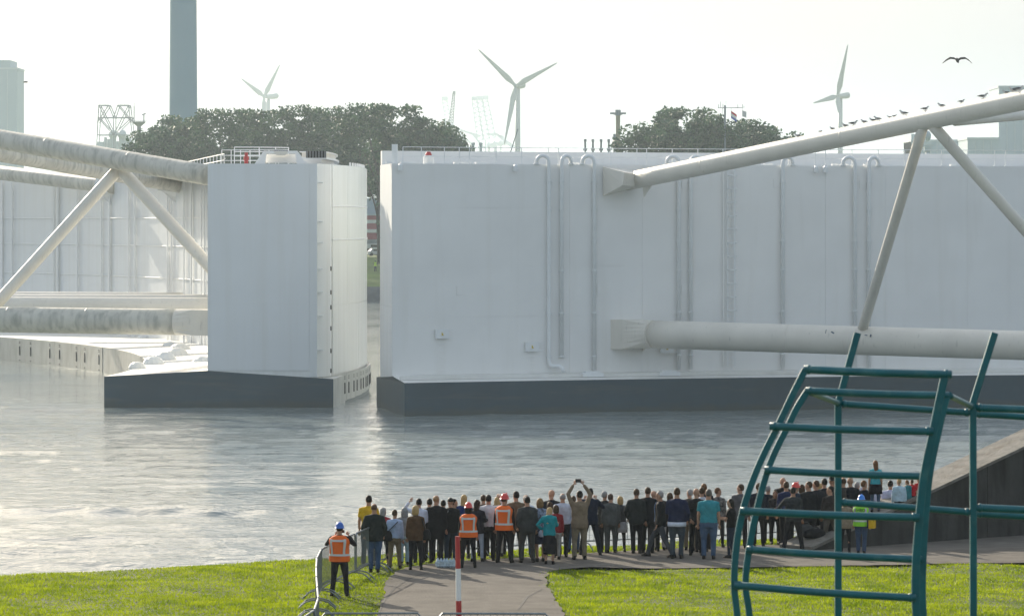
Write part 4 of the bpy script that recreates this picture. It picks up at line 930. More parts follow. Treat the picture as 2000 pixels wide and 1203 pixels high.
rung((1640, 788), (1897, 806), YC, r=.030, bow=0, nm='cross_bar'); rung((1905, 796), (2060, 802), YC, r=.034, bow=0, nm='cross_bar'); rung((1905, 808), (2060, 818), YC + .3, r=.030, bow=0, nm='cross_bar')
rung((1853, 772), (1897, 793), YB, YC, r=.026, bow=0, nm='tie_bar'); rung((1580, 765), (1637, 787), YB, YC, r=.026, bow=0, nm='tie_bar')
rung((1640, 980), (1898, 1000), YC, r=.030, bow=0, nm='cross_bar'); rung((1905, 991), (2060, 998), YC, r=.034, bow=0, nm='cross_bar'); rung((1905, 1003), (2060, 1012), YC + .3, r=.030, bow=0, nm='cross_bar')
tag(tf, 'teal painted steel cage frame of curved ribs in the foreground', 'sculpture')

# ------------------------------------------------------------ people
V3 = Vector
def ell(c, rx, ry, n=12, rot=0): return [V3((c[0] + rx * math.cos(2 * math.pi * i / n + rot), c[1] + ry * math.sin(2 * math.pi * i / n + rot), c[2])) for i in range(n)]
ARM = dict(down=((.05, -.02, -.29), (.01, .06, -.25)), pocket=((.10, -.07, -.27), (-.05, .11, -.20)), hip=((.20, -.06, -.22), (-.14, .10, -.15)), fold=((.06, .05, -.28), (-.20, .17, .03)),
           face=((.17, .13, -.17), (-.18, .10, .22)), raised=((.10, .06, .27), (-.16, .08, .23)), head=((.25, .06, .04), (-.15, .02, .21)), reach=((.04, .12, -.25), (0, .24, .03)), back=((.09, -.10, -.26), (-.13, -.10, -.19)),
           point=((.14, .18, -.12), (.10, .22, .05)), bag=((.06, -.01, -.29), (.04, .02, -.26)))
TORSO = [(.84, .158, .112), (.93, .172, .122), (1.03, .150, .105), (1.10, .148, .104), (1.2, .165, .112), (1.33, .188, .118), (1.41, .172, .100), (1.455, .115, .08), (1.49, .06, .062), (1.54, .054, .058)]
def torso_r(z, fat, fem):
    rx = float(np.interp(z, [t[0] for t in TORSO], [t[1] for t in TORSO])); ry = float(np.interp(z, [t[0] for t in TORSO], [t[2] for t in TORSO]))
    if fem: rx *= .93 if z > 1.15 else 1.0
    return rx * fat, ry * (fat if z < 1.44 else 1)
def temp(mb, vox):
    me = mb.mesh('t'); bm = bmesh.new(); bm.from_mesh(me); bmesh.ops.recalc_face_normals(bm, faces=bm.faces); bm.to_mesh(me); bm.free()
    o = bpy.data.objects.new('t', me); COL.objects.link(o)
    md = o.modifiers.new('r', 'REMESH'); md.mode = 'VOXEL'; md.voxel_size = vox; md.use_smooth_shade = True
    sm = o.modifiers.new('s', 'SMOOTH'); sm.factor = .5; sm.iterations = 2
    return o
PEOPLE = []
PR = random.Random(21)
def person(x, head, feet, yaw=0, look=0, top='jacket', tc=(.02, .02, .023), leg='trousers', lc=(.015, .015, .018), hair='short', hc=(.03, .02, .014), al='down', ar='down', fat=1.0, fem=False, stance=.0, stride=0.0,
           skin=(.42, .24, .16), extras=(), label='', on_wall=None, Y=None, shoe=(.012, .011, .010), bow=0.0, sit=False):
    if sit:
        lo, hi = 0, 12
        for _ in range(50):
            s = (lo + hi) / 2; q_ = WA + WD * s + WN * .16
            if pxof((q_.x, q_.y)) < x: lo = s
            else: hi = s
        zt__ = wall_z(s) + .10; kk_ = (P(x, head, q_.y).z - zt__) / .93; base = V3((q_.x, q_.y, zt__ - .83 * kk_)); Hm = kk_ * 1.76
    elif on_wall is not None:
        s, t = on_wall; p2 = WA + WD * s + WN * t; base = V3((p2.x, p2.y, wall_z(s) + .10)); Hm = P(x, head, base.y).z - base.z
    else:
        if Y is None: base = G(x, feet, ZG + .012)
        else: base = P(x, 0, Y); base.z = ZG + .012
        Hm = P(x, head, base.y).z - base.z
    extra_h = .03 if any(e[0] == 'helmet' for e in extras) else 0
    k = (Hm - extra_h) / 1.76
    if not sit: yaw += PR.uniform(-16, 16); look += PR.uniform(-22, 22); stance += PR.uniform(-.01, .05); stride += PR.uniform(-.05, .06)
    b = MB()
    # torso + neck
    zs = [.84, .9, .97, 1.04, 1.12, 1.2, 1.28, 1.35, 1.41, 1.455, 1.49, 1.55]
    b.loft([ell((0, 0, z), *torso_r(z, fat, fem)) for z in zs])
    hz = 1.635; hy = .02 + bow * .10; hzz = hz - bow * .05
    ly = R(look); fwd = V3((-math.sin(ly), math.cos(ly), 0)); sd_ = V3((math.cos(ly), math.sin(ly), 0)); hc0 = V3((0, hy, hzz))
    def hp(a, f, u): return hc0 + sd_ * a + fwd * f + V3((0, -bow * u * -.4, u))
    rings = []
    for u, ra, rf, off in ((-.125, .03, .035, .045), (-.105, .048, .06, .03), (-.06, .062, .08, .014), (0, .074, .096, 0), (.05, .076, .099, -.004), (.09, .062, .082, -.006), (.113, .038, .05, -.008), (.122, .012, .016, -.008)):
        rings.append([hp(ra * math.cos(t), off + rf * math.sin(t), u) for t in [2 * math.pi * i / 14 for i in range(14)]])
    b.loft(rings)
    b.loft([[hp(a, f, u) for a, f in ((-.014, .085), (.014, .085), (.016, w_), (-.016, w_))] for u, w_ in ((.025, .097), (-.005, .112), (-.028, .122), (-.036, .10))])       # nose
    for s in (-1, 1): b.ball(hp(s * .077, -.01, -.005), (.016, .022, .034), 8, 5)
    # legs
    feetp = []
    for s in (-1, 1):
        hipp = V3((s * .092 * fat, 0, .90)); an = V3((s * (.095 + stance), s * stride, .085)); kn = hipp.lerp(an, .50) + V3((s * .008, .03, .0))
        if abs(stride) > .1: kn += V3((0, .05 if s * stride > 0 else .02, .0))
        if sit: kn = V3((s * .12, .36, 1.02)); an = V3((s * .12, .62, .90))
        b.tube([hipp + V3((0, 0, .04)), hipp, hipp.lerp(kn, .5), kn, kn.lerp(an, .35), an], [.085 * fat, .088 * fat, .072 * fat, .054, .055, .036], 10)
        b.tube([an + V3((0, -.05, -.045)), an + V3((0, .03, -.05)), an + V3((s * .02, .16, -.06))], [.034, .038, .026], 8); feetp.append(an)
    # arms
    arms = []
    for s, pose in ((-1, al), (1, ar)):
        S = V3((s * (.182 if not fem else .165) * fat ** .7, 0, 1.405)); e, wv_ = ARM[pose]
        E = S + V3((e[0] * s, e[1], e[2])); W_ = E + V3((wv_[0] * s, wv_[1], wv_[2])); hd = (W_ - E).normalized(); Hc = W_ + hd * .075
        b.tube([S + V3((-s * .05, 0, .005)), S, S.lerp(E, .5), E, E.lerp(W_, .5), W_], [.055, .056, .046, .039, .036, .026], 9)
        b.tube([W_, W_ + hd * .035, W_ + hd * .085], [.026, .036, .034], 8, flat=.55)
        arms.append((s, S, E, W_, hd, pose))
    body_t = temp(b, .021 if k > .75 else .021)
    # ---- clothing shells
    top_t = None
    coat = top in ('jacket', 'coat'); hem = dict(jacket=.80, coat=.62, shirt=.90, tee=.90, sweater=.88, vestonly=.9, knit=.86)[top]; pad = dict(jacket=.026, coat=.032, shirt=.02, tee=.018, sweater=.022, knit=.02)[top]
    cb = MB(); rr = []
    for z in [hem, hem + .06, .93, 1.0, 1.08, 1.16, 1.24, 1.32, 1.39, 1.43, 1.465]:
        if z > hem - .001 and (not rr or z > rr[-1][0][2] + .01):
            rx, ry = torso_r(max(z, .84), fat, fem); box_ = .02 if coat else .012
            rr.append(ell((0, 0, z), rx + pad + (box_ if z < 1.2 else 0), ry + pad + (.015 if coat and z < 1.1 else 0), 14))
    rr.append(ell((0, -.004, 1.50), .066, .068, 14)); cb.loft(rr)
    for s, S, E, W_, hd, pose in arms:
        endp = W_ if top != 'tee' else S.lerp(E, .72); slv = [S + V3((-s * .06, 0, .0)), S, S.lerp(E, .5)] + ([E, E.lerp(W_, .5), W_ - hd * .01] if top != 'tee' else [endp])
        cb.tube(slv, [.075, .074, .064] + ([.056, .053, .045] if top != 'tee' else [.062]), 10)
    top_t = temp(cb, .027)
    leg_t = None
    lb = MB()
    if leg in ('trousers', 'shorts', 'cropped'):
        lb.loft([ell((0, 0, z), torso_r(max(.84, z), fat, fem)[0] + .012, torso_r(max(.84, z), fat, fem)[1] + .012, 12) for z in (.80, .86, .93, 1.0)])
        for s, an in zip((-1, 1), feetp):
            hipp = V3((s * .092 * fat, 0, .88)); kn = hipp.lerp(an, .50) + V3((s * .008, .03, 0))
            if abs(stride) > .1: kn += V3((0, .05 if s * stride > 0 else .02, 0))
            if sit: kn = V3((s * .12, .36, 1.02))
            end = an + V3((0, 0, -.03)) if leg == 'trousers' else (an + V3((0, 0, .12)) if leg == 'cropped' else hipp.lerp(kn, .8))
            pl = [hipp + V3((0, 0, .03)), hipp.lerp(kn, .5), kn, kn.lerp(an, .5), end] if leg != 'shorts' else [hipp + V3((0, 0, .03)), hipp.lerp(kn, .5), end]
            lb.tube(pl, ([.104 * fat, .090 * fat, .074, .068, .066] if not fem else [.100 * fat, .082 * fat, .062, .055, .048])[:len(pl)], 10)
    else:                                            # skirt
        zb = .50 if leg == 'skirt' else .30
        lb.loft([ell((0, 0, z), rx, ry, 14) for z, rx, ry in ((zb, .20, .17), (zb + .2, .195, .16), (.80, .19, .145), (.92, .175, .13), (1.0, .155, .115))])
    leg_t = temp(lb, .026)
    hair_t = None
    hb_ = MB()
    if hair != 'bald':
        def hr(u, ra, rf, off): return [hp(ra * math.cos(t), off + rf * math.sin(t), u) for t in [2 * math.pi * i / 14 for i in range(14)]]
        if hair == 'short': hb_.loft([hr(-.05, .06, .05, -.052), hr(-.01, .079, .066, -.042), hr(.04, .084, .093, -.018), (hr(.085, .073, .092, -.012)), hr(.118, .05, .062, -.012), hr(.132, .02, .025, -.012)])
        elif hair == 'fringe': hb_.loft([hr(-.03, .074, .06, -.045), hr(.03, .082, .078, -.030), hr(.075, .074, .075, -.025), hr(.10, .05, .05, -.03)])
        elif hair == 'bob': hb_.loft([hr(-.14, .085, .06, -.045), hr(-.08, .105, .085, -.035), hr(0, .104, .098, -.026), hr(.06, .096, .10, -.016), hr(.115, .065, .075, -.012), hr(.138, .025, .03, -.012)])
        elif hair in ('long', 'tail'):
            wl = .085 if hair == 'long' else .05
            hb_.loft([[hp(wl * math.cos(t) * .7, -.10 + .03 * math.sin(t), -.36) for t in [2 * math.pi * i / 14 for i in range(14)]], [hp(wl * math.cos(t), -.085 + .045 * math.sin(t), -.22) for t in [2 * math.pi * i / 14 for i in range(14)]],
                      hr(-.08, .088, .07, -.045), hr(0, .092, .092, -.026), hr(.06, .090, .10, -.014), hr(.112, .062, .072, -.012), hr(.136, .022, .028, -.012)])
        elif hair == 'hood': hb_.loft([hr(-.17, .12, .11, -.02), hr(-.08, .115, .115, -.02), hr(0, .112, .12, -.02), hr(.07, .10, .11, -.02), hr(.13, .06, .07, -.02), hr(.15, .02, .025, -.02)])
        elif hair == 'cap':
            hb_.loft([hr(.02, .086, .106, -.004), hr(.07, .083, .10, -.006), hr(.115, .06, .07, -.008), hr(.135, .02, .025, -.008)]); hb_.loft([[hp(a, f, u) for a, f in ((-.06, .07), (.06, .07), (.05, .17), (-.05, .17))] for u in (.025, .045)])
        elif hair == 'hat':
            hb_.loft([hr(.03, .13, .16, 0), hr(.045, .13, .16, 0), hr(.05, .09, .11, 0), hr(.15, .078, .095, 0), hr(.16, .06, .075, 0)])
        hair_t = temp(hb_, .02)
    PEOPLE.append(dict(base=base, k=k, yaw=R(yaw), body=body_t, top=top_t, legs=leg_t, hair=hair_t, skin=skin, tc=tc, lc=lc, hc=hc, arms=arms, feet=feetp, extras=extras, label=label, hp=hp, fat=fat, fem=fem, top_kind=top, leg_kind=leg, hair_kind=hair, shoe=shoe, coat=coat, pad=pad))

BLK = (.013, .013, .015); NAVY = (.012, .018, .035); CHAR = (.035, .037, .040); GREY = (.10, .105, .105); JEAN = (.045, .085, .16); DJEAN = (.03, .045, .075); KHAKI = (.17, .135, .085); LBLUE = (.36, .45, .62); WHITE = (.7, .7, .72)
BLOND = (.40, .27, .12); BRN = (.06, .035, .018); DRK = (.014, .011, .009); GRY = (.26, .25, .24); GINGER = (.13, .06, .025)
OR = (.95, .16, .01); LIME = (.30, .75, .03); SKD = (.36, .20, .13)
vest_o = ('vest', OR); 
person(663, 1020, 1163, al='face', ar='face', tc=BLK, extras=(('helmet', (.03, .12, .45)), ('vest', OR), ('phone',)), hc=DRK, fat=1.08, stance=.06, label='person in orange vest and blue helmet standing alone at the barrier, photographing')
person(720, 967, 1103, top='tee', tc=(.62, .38, .02), lc=DJEAN, hc=DRK, fat=1.05, ar='pocket', label='man in yellow T-shirt at the left end of the crowd')
person(731, 983, 1117, top='jacket', tc=(.018, .024, .022), lc=JEAN, hair='fringe', hc=(.10, .06, .04), fat=1.12, al='pocket', ar='pocket', label='balding man in black bomber jacket and blue jeans before the yellow shirt')
person(749, 991, 1106, top='sweater', tc=(.28, .02, .03), leg='cropped', fem=True, hair='long', hc=GRY, look=-20, label='grey-haired woman in dark red top half hidden by the black bomber jacket')
person(771, 995, 1110, top='shirt', tc=LBLUE, lc=KHAKI, hair='short', hc=BRN, ar='down', al='fold', look=10, extras=(('slingbag', (.02, .02, .022)),), label='man in light blue shirt and khaki trousers with dark sling bag')
person(790, 991, 1102, top='sweater', tc=(.22, .23, .23), lc=(.25, .36, .42), hair='hood', hc=(.22, .23, .23), label='person in hooded grey sweatshirt right of the sling bag')
person(812, 987, 1112, top='jacket', tc=(.085, .045, .022), hair='bob', hc=BLOND, fem=True, fat=1.08, extras=(('handbag', (.018, .018, .02)),), label='blonde woman in brown jacket with black handbag')
person(818, 973, 1098, top='shirt', tc=(.48, .52, .62), hair='short', hc=DRK, al='head', ar='fold', label='dark-haired man in pale blue shirt shading his eyes, behind the brown jacket')
person(839, 973, 1094, tc=(.03, .032, .035), hc=DRK, label='dark-haired person just left of the tall man in the long black coat')
person(852, 967, 1098, top='coat', tc=(.010, .011, .013), hair='fringe', hc=(.30, .18, .09), fat=1.12, label='tall fair man in long black coat by the water bottles')
person(866, 976, 1090, tc=(.04, .04, .045), hc=DRK, label='dark head peeping between the long black coat and the black cap')
person(880, 972, 1096, top='jacket', tc=(.012, .013, .014), lc=(.02, .035, .055), hair='cap', hc=(.008, .008, .009), fat=1.08, extras=(('camera_side',),), label='person in black jacket and black cap with a pale camera hanging at the hip')
person(887, 974, 1090, tc=(.06, .06, .065), hc=DRK, look=-60, label='dark-haired person looking right, behind the black cap')
person(907, 966, 1090, top='jacket', tc=(.012, .03, .13), fem=True, hair='long', hc=BLOND, look=-50, label='woman with long blonde hair and blue jacket, behind the left red helmet')
person(915, 981, 1108, top='jacket', tc=BLK, fem=True, fat=1.08, hair='bob', hc=DRK, extras=(('helmet', (.62, .05, .04)), ('vest', OR)), stance=.03, label='person in orange vest and red helmet beside the striped post')
person(932, 976, 1096, top='jacket', tc=(.014, .014, .022), lc=(.36, .42, .50), fem=True, hair='long', hc=(.03, .016, .012), ar='reach', label='woman with long dark hair, dark jacket and pale jeans')
person(944, 966, 1085, tc=BLK, hc=BRN, al='face', label='person holding a phone up behind the dark-haired woman in pale jeans')
person(954, 966, 1094, top='shirt', tc=(.58, .58, .60), hair='short', hc=DRK, fat=1.15, ar='head', label='stout man in white shirt and black trousers, arm raised')
person(972, 970, 1086, top='shirt', tc=(.30, .26, .20), lc=(.45, .45, .43), fem=True, hair='bob', hc=BLOND, label='short blonde head left of the right red helmet')
person(978, 964, 1082, tc=CHAR, hair='fringe', hc=GRY, label='grey-haired head just behind the right red helmet')
person(985, 964, 1098, top='jacket', tc=BLK, hair='short', hc=BRN, look=-35, fat=1.03, stance=.05, extras=(('helmet', (.62, .05, .04)), ('vest', OR)), label='tall person in orange vest and red helmet, legs apart, mid crowd')
person(1008, 959, 1093, top='jacket', tc=(.13, .095, .06), hair='short', hc=DRK, al='fold', look=10, label='tall dark-haired man in brown tweed jacket')
person(1027, 966, 1088, top='shirt', tc=(.45, .52, .60), lc=JEAN, hair='fringe', hc=GRY, label='grey head and pale blue shirt behind the dark grey suit')
person(1030, 969, 1098, top='jacket', tc=(.045, .047, .046), lc=(.05, .05, .048), hair='short', hc=DRK, fat=1.12, al='pocket', stance=.05, label='man in dark grey suit right of the tweed jacket')
person(1055, 973, 1096, top='knit', tc=(.16, .20, .28), leg='skirt', lc=(.02, .025, .05), fem=True, hair='bob', hc=(.20, .12, .05), extras=(('whitebag',), ('pattern',)), label='woman in navy and white patterned top and short skirt')
person(1074, 980, 1088, top='shirt', tc=(.58, .58, .58), fem=True, hair='bob', hc=BRN, label='brown-haired head above the teal jacket')
person(1073, 988, 1101, top='knit', tc=(.008, .24, .27), leg='longskirt', lc=BLK, fem=True, hair='long', hc=BLOND, bow=1.0, look=-25, ar='reach', al='hip', label='blonde woman in teal jacket and black skirt, head bowed')
person(1077, 956, 1085, top='jacket', tc=(.014, .016, .02), hair='bald', look=60, label='bald man in dark suit looking left, behind the teal jacket')
person(1086, 986, 1092, top='knit', tc=(.24, .02, .025), lc=(.36, .34, .32), fem=True, hair='bob', hc=BRN, label='woman in dark red jacket right of the teal jacket')
person(1099, 963, 1087, top='shirt', tc=(.48, .52, .62), lc=(.012, .014, .02), hair='fringe', hc=GRY, fat=1.1, al='fold', ar='fold', label='grey-haired man in pale blue shirt left of the man with raised arms')
person(1132, 958, 1092, top='jacket', tc=(.20, .15, .10), lc=(.19, .155, .105), hair='short', hc=DRK, al='raised', ar='raised', fat=1.08, extras=(('camera_up',),), label='man in beige jacket holding a camera high with both arms')
person(1120, 968, 1078, top='shirt', tc=(.45, .48, .60), lc=JEAN, hc=BRN, label='person in pale shirt and jeans half hidden left of the beige jacket')
person(1153, 953, 1083, top='jacket', tc=NAVY, lc=(.012, .016, .026), hair='short', hc=DRK, ar='face', al='face', stance=.12, label='man in navy suit, legs apart, phone raised, right of the beige jacket')
person(1181, 959, 1078, top='jacket', tc=(.05, .048, .045), hair='short', hc=GRY, look=-55, al='hip', label='grey-haired man behind the light grey suit, looking right')
person(1193, 964, 1079, top='jacket', tc=(.085, .09, .088), lc=(.08, .085, .085), hair='short', hc=(.08, .05, .035), look=-50, fat=1.1, label='man in mid grey suit leaning to the blonde woman')
person(1211, 969, 1077, top='jacket', tc=(.07, .07, .072), leg='trousers', fem=True, hair='bob', hc=BLOND, ar='fold', extras=(('waistcoat', (.42, .41, .42)),), label='blonde woman in grey jacket with a pale coat tied at the waist')
person(1243, 954, 1080, top='jacket', tc=(.018, .022, .022), hair='short', hc=BRN, fat=1.05, al='pocket', look=20, label='man in dark suit, left of the pair right of the blonde woman')
person(1265, 951, 1079, top='jacket', tc=(.013, .014, .017), hair='short', hc=BRN, fat=1.03, label='man in black suit, right of the pair right of the blonde woman')
person(1277, 958, 1076, tc=(.02, .02, .022), hair='bald', look=-40, label='bald head behind the pair of dark suits')
person(1289, 958, 1074, tc=(.03, .025, .025), hair='short', hc=DRK, lc=(.40, .37, .36), label='dark head behind the striding man')
person(1290, 959, 1087, yaw=72, look=25, top='jacket', tc=(.014, .015, .018), lc=(.06, .065, .075), hair='short', hc=GRY, stride=.34, extras=(('shirtfront', (.25, .40, .75)),), label='grey-haired man striding left in dark blazer and blue shirt')
person(1308, 962, 1072, tc=(.05, .045, .06), fem=True, hair='bob', hc=BRN, label='brown-haired head between the striding man and the navy sweater')
person(1322, 952, 1090, top='sweater', tc=(.012, .018, .05), lc=(.045, .06, .075), hair='short', hc=BRN, fat=1.18, al='fold', ar='pocket', extras=(('shirttail', (.55, .58, .66)),), label='man in navy sweater with white shirt tail below it')
person(1347, 955, 1074, tc=BLK, hair='short', hc=GRY, look=40, lc=(.20, .16, .11), label='grey-haired man looking left, behind the navy sweater')
person(1360, 953, 1084, top='jacket', tc=(.012, .012, .014), hair='bald', al='back', label='grey bald man in black suit left of the turquoise shirt')
person(1375, 944, 1072, tc=(.02, .02, .025), hair='short', hc=GINGER, label='tall curly head showing above the turquoise shirt')
person(1371, 951, 1077, tc=(.45, .46, .5), hair='short', hc=BRN, label='dark head with white collar just left of the turquoise shirt')
person(1384, 955, 1091, top='tee', tc=(.035, .24, .28), lc=(.06, .10, .17), hair='short', hc=(.10, .09, .08), fat=1.22, label='big man in loose turquoise shirt and jeans')
person(1402, 952, 1068, top='knit', tc=(.12, .115, .11), fem=True, hair='short', hc=(.12, .06, .03), look=-70, extras=(('pattern',),), label='short-haired woman in patterned sleeves looking right, beside the turquoise shirt')
person(1428, 974, 1089, yaw=80, top='tee', tc=(.010, .010, .011), lc=(.02, .03, .05), fem=True, fat=1.15, hair='tail', hc=DRK, al='reach', ar='reach', label='woman in black with ponytail, standing in profile facing left')
person(1446, 945, 1070, top='jacket', tc=(.10, .095, .10), hair='short', hc=BRN, look=60, label='man in grey suit looking left, just left of the teal rib')
person(1482, 943, 1066, top='jacket', tc=(.012, .016, .028), hair='short', hc=BRN, fat=1.08, label='man in dark suit between the two left teal ribs')
person(1514, 956, 1062, yaw=180, top='knit', tc=(.035, .03, .03), fem=True, hair='long', hc=BRN, al='fold', ar='fold', extras=(('phone',),), bow=.6, label='woman facing us looking down at her phone, behind the teal rungs')
person(1529, 932, 1062, top='jacket', tc=BLK, hair='bald', label='bald man in black suit behind the woman with the phone')
person(1536, 940, 1066, top='jacket', tc=(.014, .022, .065), hair='short', hc=BRN, look=-25, label='man in blue suit left of the red helmet at right')
person(1554, 942, 1064, top='jacket', tc=(.02, .03, .05), hair='short', hc=BRN, look=-50, extras=(('helmet', (.65, .05, .035)),), label='person in red helmet and dark jacket, no vest, behind teal rungs')
person(1549, 951, 1075, top='jacket', tc=(.028, .032, .034), hair='short', hc=DRK, fat=1.1, stance=.14, al='hip', label='man in dark jacket, legs wide apart, before the red helmet')
person(1580, 940, 1064, top='coat', tc=(.012, .014, .018), hair='short', hc=BRN, look=45, fat=1.05, label='man in long dark coat looking left, by the dark bags')
person(1594, 938, 1062, tc=(.018, .02, .025), hair='short', hc=BRN, look=30, label='brown head just right of the man in the long dark coat')
person(1610, 934, 1060, top='jacket', tc=(.015, .018, .025), hair='short', hc=DRK, label='man in dark suit left of the middle teal post')
person(1622, 949, 1068, top='jacket', tc=(.032, .026, .024), hair='short', hc=DRK, look=60, lc=(.10, .085, .07), label='man in brown blazer looking left, touching the middle teal post')
person(1625, 932, 1056, top='jacket', tc=(.02, .02, .02), hair='hat', hc=(.008, .008, .009), label='person in a black flat hat left of the middle teal post')
person(1630, 944, 1054, tc=(.25, .26, .3), fem=True, hair='bob', hc=BLOND, label='fair head under the black hat beside the middle teal post')
person(1647, 932, 1060, top='jacket', tc=(.05, .042, .038), hair='fringe', hc=BRN, label='man in brown suit just right of the middle teal post')
person(1661, 931, 1060, top='jacket', tc=(.012, .013, .018), hair='bald', label='bald man in dark suit right of the brown suit')
person(1688, 938, 1058, top='jacket', tc=(.012, .014, .022), hair='short', hc=GINGER, look=-50, label='man in dark suit above the lime vest, head turned right')
person(1500, 948, 1060, tc=(.02, .022, .03), hair='short', hc=GRY, look=-40, label='grey-haired person in dark jacket behind the upright teal rib pair')
person(1566, 946, 1060, tc=(.03, .03, .035), fem=True, hair='bob', hc=BRN, label='brown-haired person between the red helmet and the long dark coat')
person(1602, 944, 1055, tc=(.05, .045, .05), fem=True, hair='bob', hc=BLOND, label='fair-haired person just left of the dark suit by the middle teal post')
person(1638, 938, 1056, tc=(.04, .04, .045), hair='short', hc=BRN, look=30, label='dark-suited person directly behind the middle teal post')
person(1674, 941, 1056, tc=(.015, .016, .02), hair='short', hc=GRY, look=-30, label='grey-haired person in dark suit between the bald man and the lime vest')
person(1713, 948, 1054, tc=(.30, .31, .36), hair='short', hc=BRN, label='person in pale grey top behind the girl on the wall')
person(1651, 972, 1081, top='jacket', tc=(.24, .19, .13), fem=True, hair='bob', hc=BRN, ar='fold', lc=BLK, label='woman in beige jacket left of the lime vest')
person(1682, 966, 1081, top='shirt', tc=(.25, .26, .27), lc=(.05, .08, .14), hair='short', hc=DRK, fat=1.08, extras=(('helmet', (.02, .20, .65)), ('vest', LIME), ('firstaid',), ('text', 'EHBO')), label='person in lime vest and blue helmet with a yellow bag')
person(1719, 899, 1003, on_wall=(2.55, .35), top='tee', tc=(.05, .33, .38), lc=(.05, .09, .16), fem=True, fat=.95, hair='long', hc=(.16, .07, .03), extras=(('waistcoat', (.01, .01, .014)),), label='long-haired girl in turquoise top standing high on the wall')
person(1703, 945, 1057, top='shirt', tc=(.48, .48, .62), fem=True, hair='bob', hc=BRN, al='head', label='person in lilac shirt left of the girl on the wall, arm raised')
person(1739, 938, 1056, top='shirt', tc=(.45, .46, .60), hair='short', hc=DRK, label='dark-haired man in lilac shirt right of the girl on the wall')
person(1756, 934, 1054, sit=True, top='shirt', tc=(.45, .58, .66), hair='short', hc=BLOND, look=30, label='fair-haired person in pale shirt sitting on the wall left of the teal jacket')
person(1774, 936, 0, sit=True, top='jacket', tc=(.03, .17, .19), hair='short', hc=GINGER, bow=.6, yaw=40, lc=BLK, fat=.95, label='person in teal jacket sitting bowed on the wall near the right rib')
person(1781, 936, 1052, sit=True, top='tee', tc=(.48, .02, .03), hair='short', hc=BRN, fat=1.1, look=30, label='person in red T-shirt sitting on the wall right of the teal jacket')
person(1794, 934, 1050, sit=True, top='tee', tc=(.38, .02, .025), hair='cap', hc=(.3, .22, .15), label='person in dark red shirt and tan cap sitting by the right teal rib')
person(733, 536, 553, Y=738, top='jacket', tc=(.40, .60, .05), lc=NAVY, hair='short', hc=DRK, label='tiny person in yellow-green vest on the far bank, in the gap') if False else None

bpy.context.view_layer.update()
dg = bpy.context.evaluated_depsgraph_get()
def take(o):
    me = bpy.data.meshes.new_from_object(o.evaluated_get(dg)); return me
for p in PEOPLE:
    for kx in ('body', 'top', 'legs', 'hair'):
        p['m_' + kx] = take(p[kx]) if p[kx] is not None else None
for p in PEOPLE:
    for kx in ('body', 'top', 'legs', 'hair'):
        if p[kx] is not None: m_ = p[kx].data; bpy.data.objects.remove(p[kx]); bpy.data.meshes.remove(m_)
def add_fingers(me, arms, hp):
    """separate bent fingers, eyes and mouth joined into the one body mesh"""
    mb = MB()
    for s, S, E, W_, hd, pose in arms:
        side = hd.cross(V3((0, 1, 0) if abs(hd.y) < .8 else (0, 0, 1))).normalized(); nrm = side.cross(hd)
        for i, (o_, L_) in enumerate(((-.027, .066), (-.009, .078), (.009, .074), (.026, .058))):
            b0 = W_ + hd * .075 + side * o_; b1 = b0 + hd * L_ * .5 + nrm * .010; b2 = b1 + hd * L_ * .42 + nrm * .030
            mb.tube([b0 - hd * .02, b0, b1, b2], [.0085, .009, .0085, .006], 5)
        t0 = W_ + hd * .03 - side * .026; mb.tube([t0, t0 - side * .028 + hd * .025, t0 - side * .034 + hd * .06], [.011, .010, .007], 5)
    for s in (-1, 1): mb.ball(hp(s * .031, .088, .012), .011, 6, 4, mi=1)
    mb.box(hp(0, .088, -.07), (.045, .03, .010), mi=2)
    bm = bmesh.new(); bm.from_mesh(me); t = mb.mesh('f'); t.polygons.foreach_set('use_smooth', [True] * len(t.polygons)); bm.from_mesh(t); bm.to_mesh(me); bm.free(); bpy.data.meshes.remove(t)
EYE = plain((.02, .018, .016), .4); LIP = plain((.28, .11, .09), .6); REFL = mat('reflective_band', (.55, .55, .52), .35, .06, 8)
def shell_strip(th0, th1, z0, z1, fat, fem, pad, n=8, m=5):
    mb = MB(); rows = []
    for j in range(m + 1):
        z = z0 + (z1 - z0) * j / m; rx, ry = torso_r(max(z, .84), fat, fem); row = []
        for i in range(n + 1):
            t = th0 + (th1 - th0) * i / n; row.append(V3(((rx + pad) * math.cos(t), (ry + pad) * math.sin(t), z)))
        rows.append(row)
    vs = [v for r_ in rows for v in r_]; N_ = n + 1
    fs = [(j * N_ + i, j * N_ + i + 1, (j + 1) * N_ + i + 1, (j + 1) * N_ + i) for j in range(m) for i in range(n)]
    return mb.add(vs, fs)
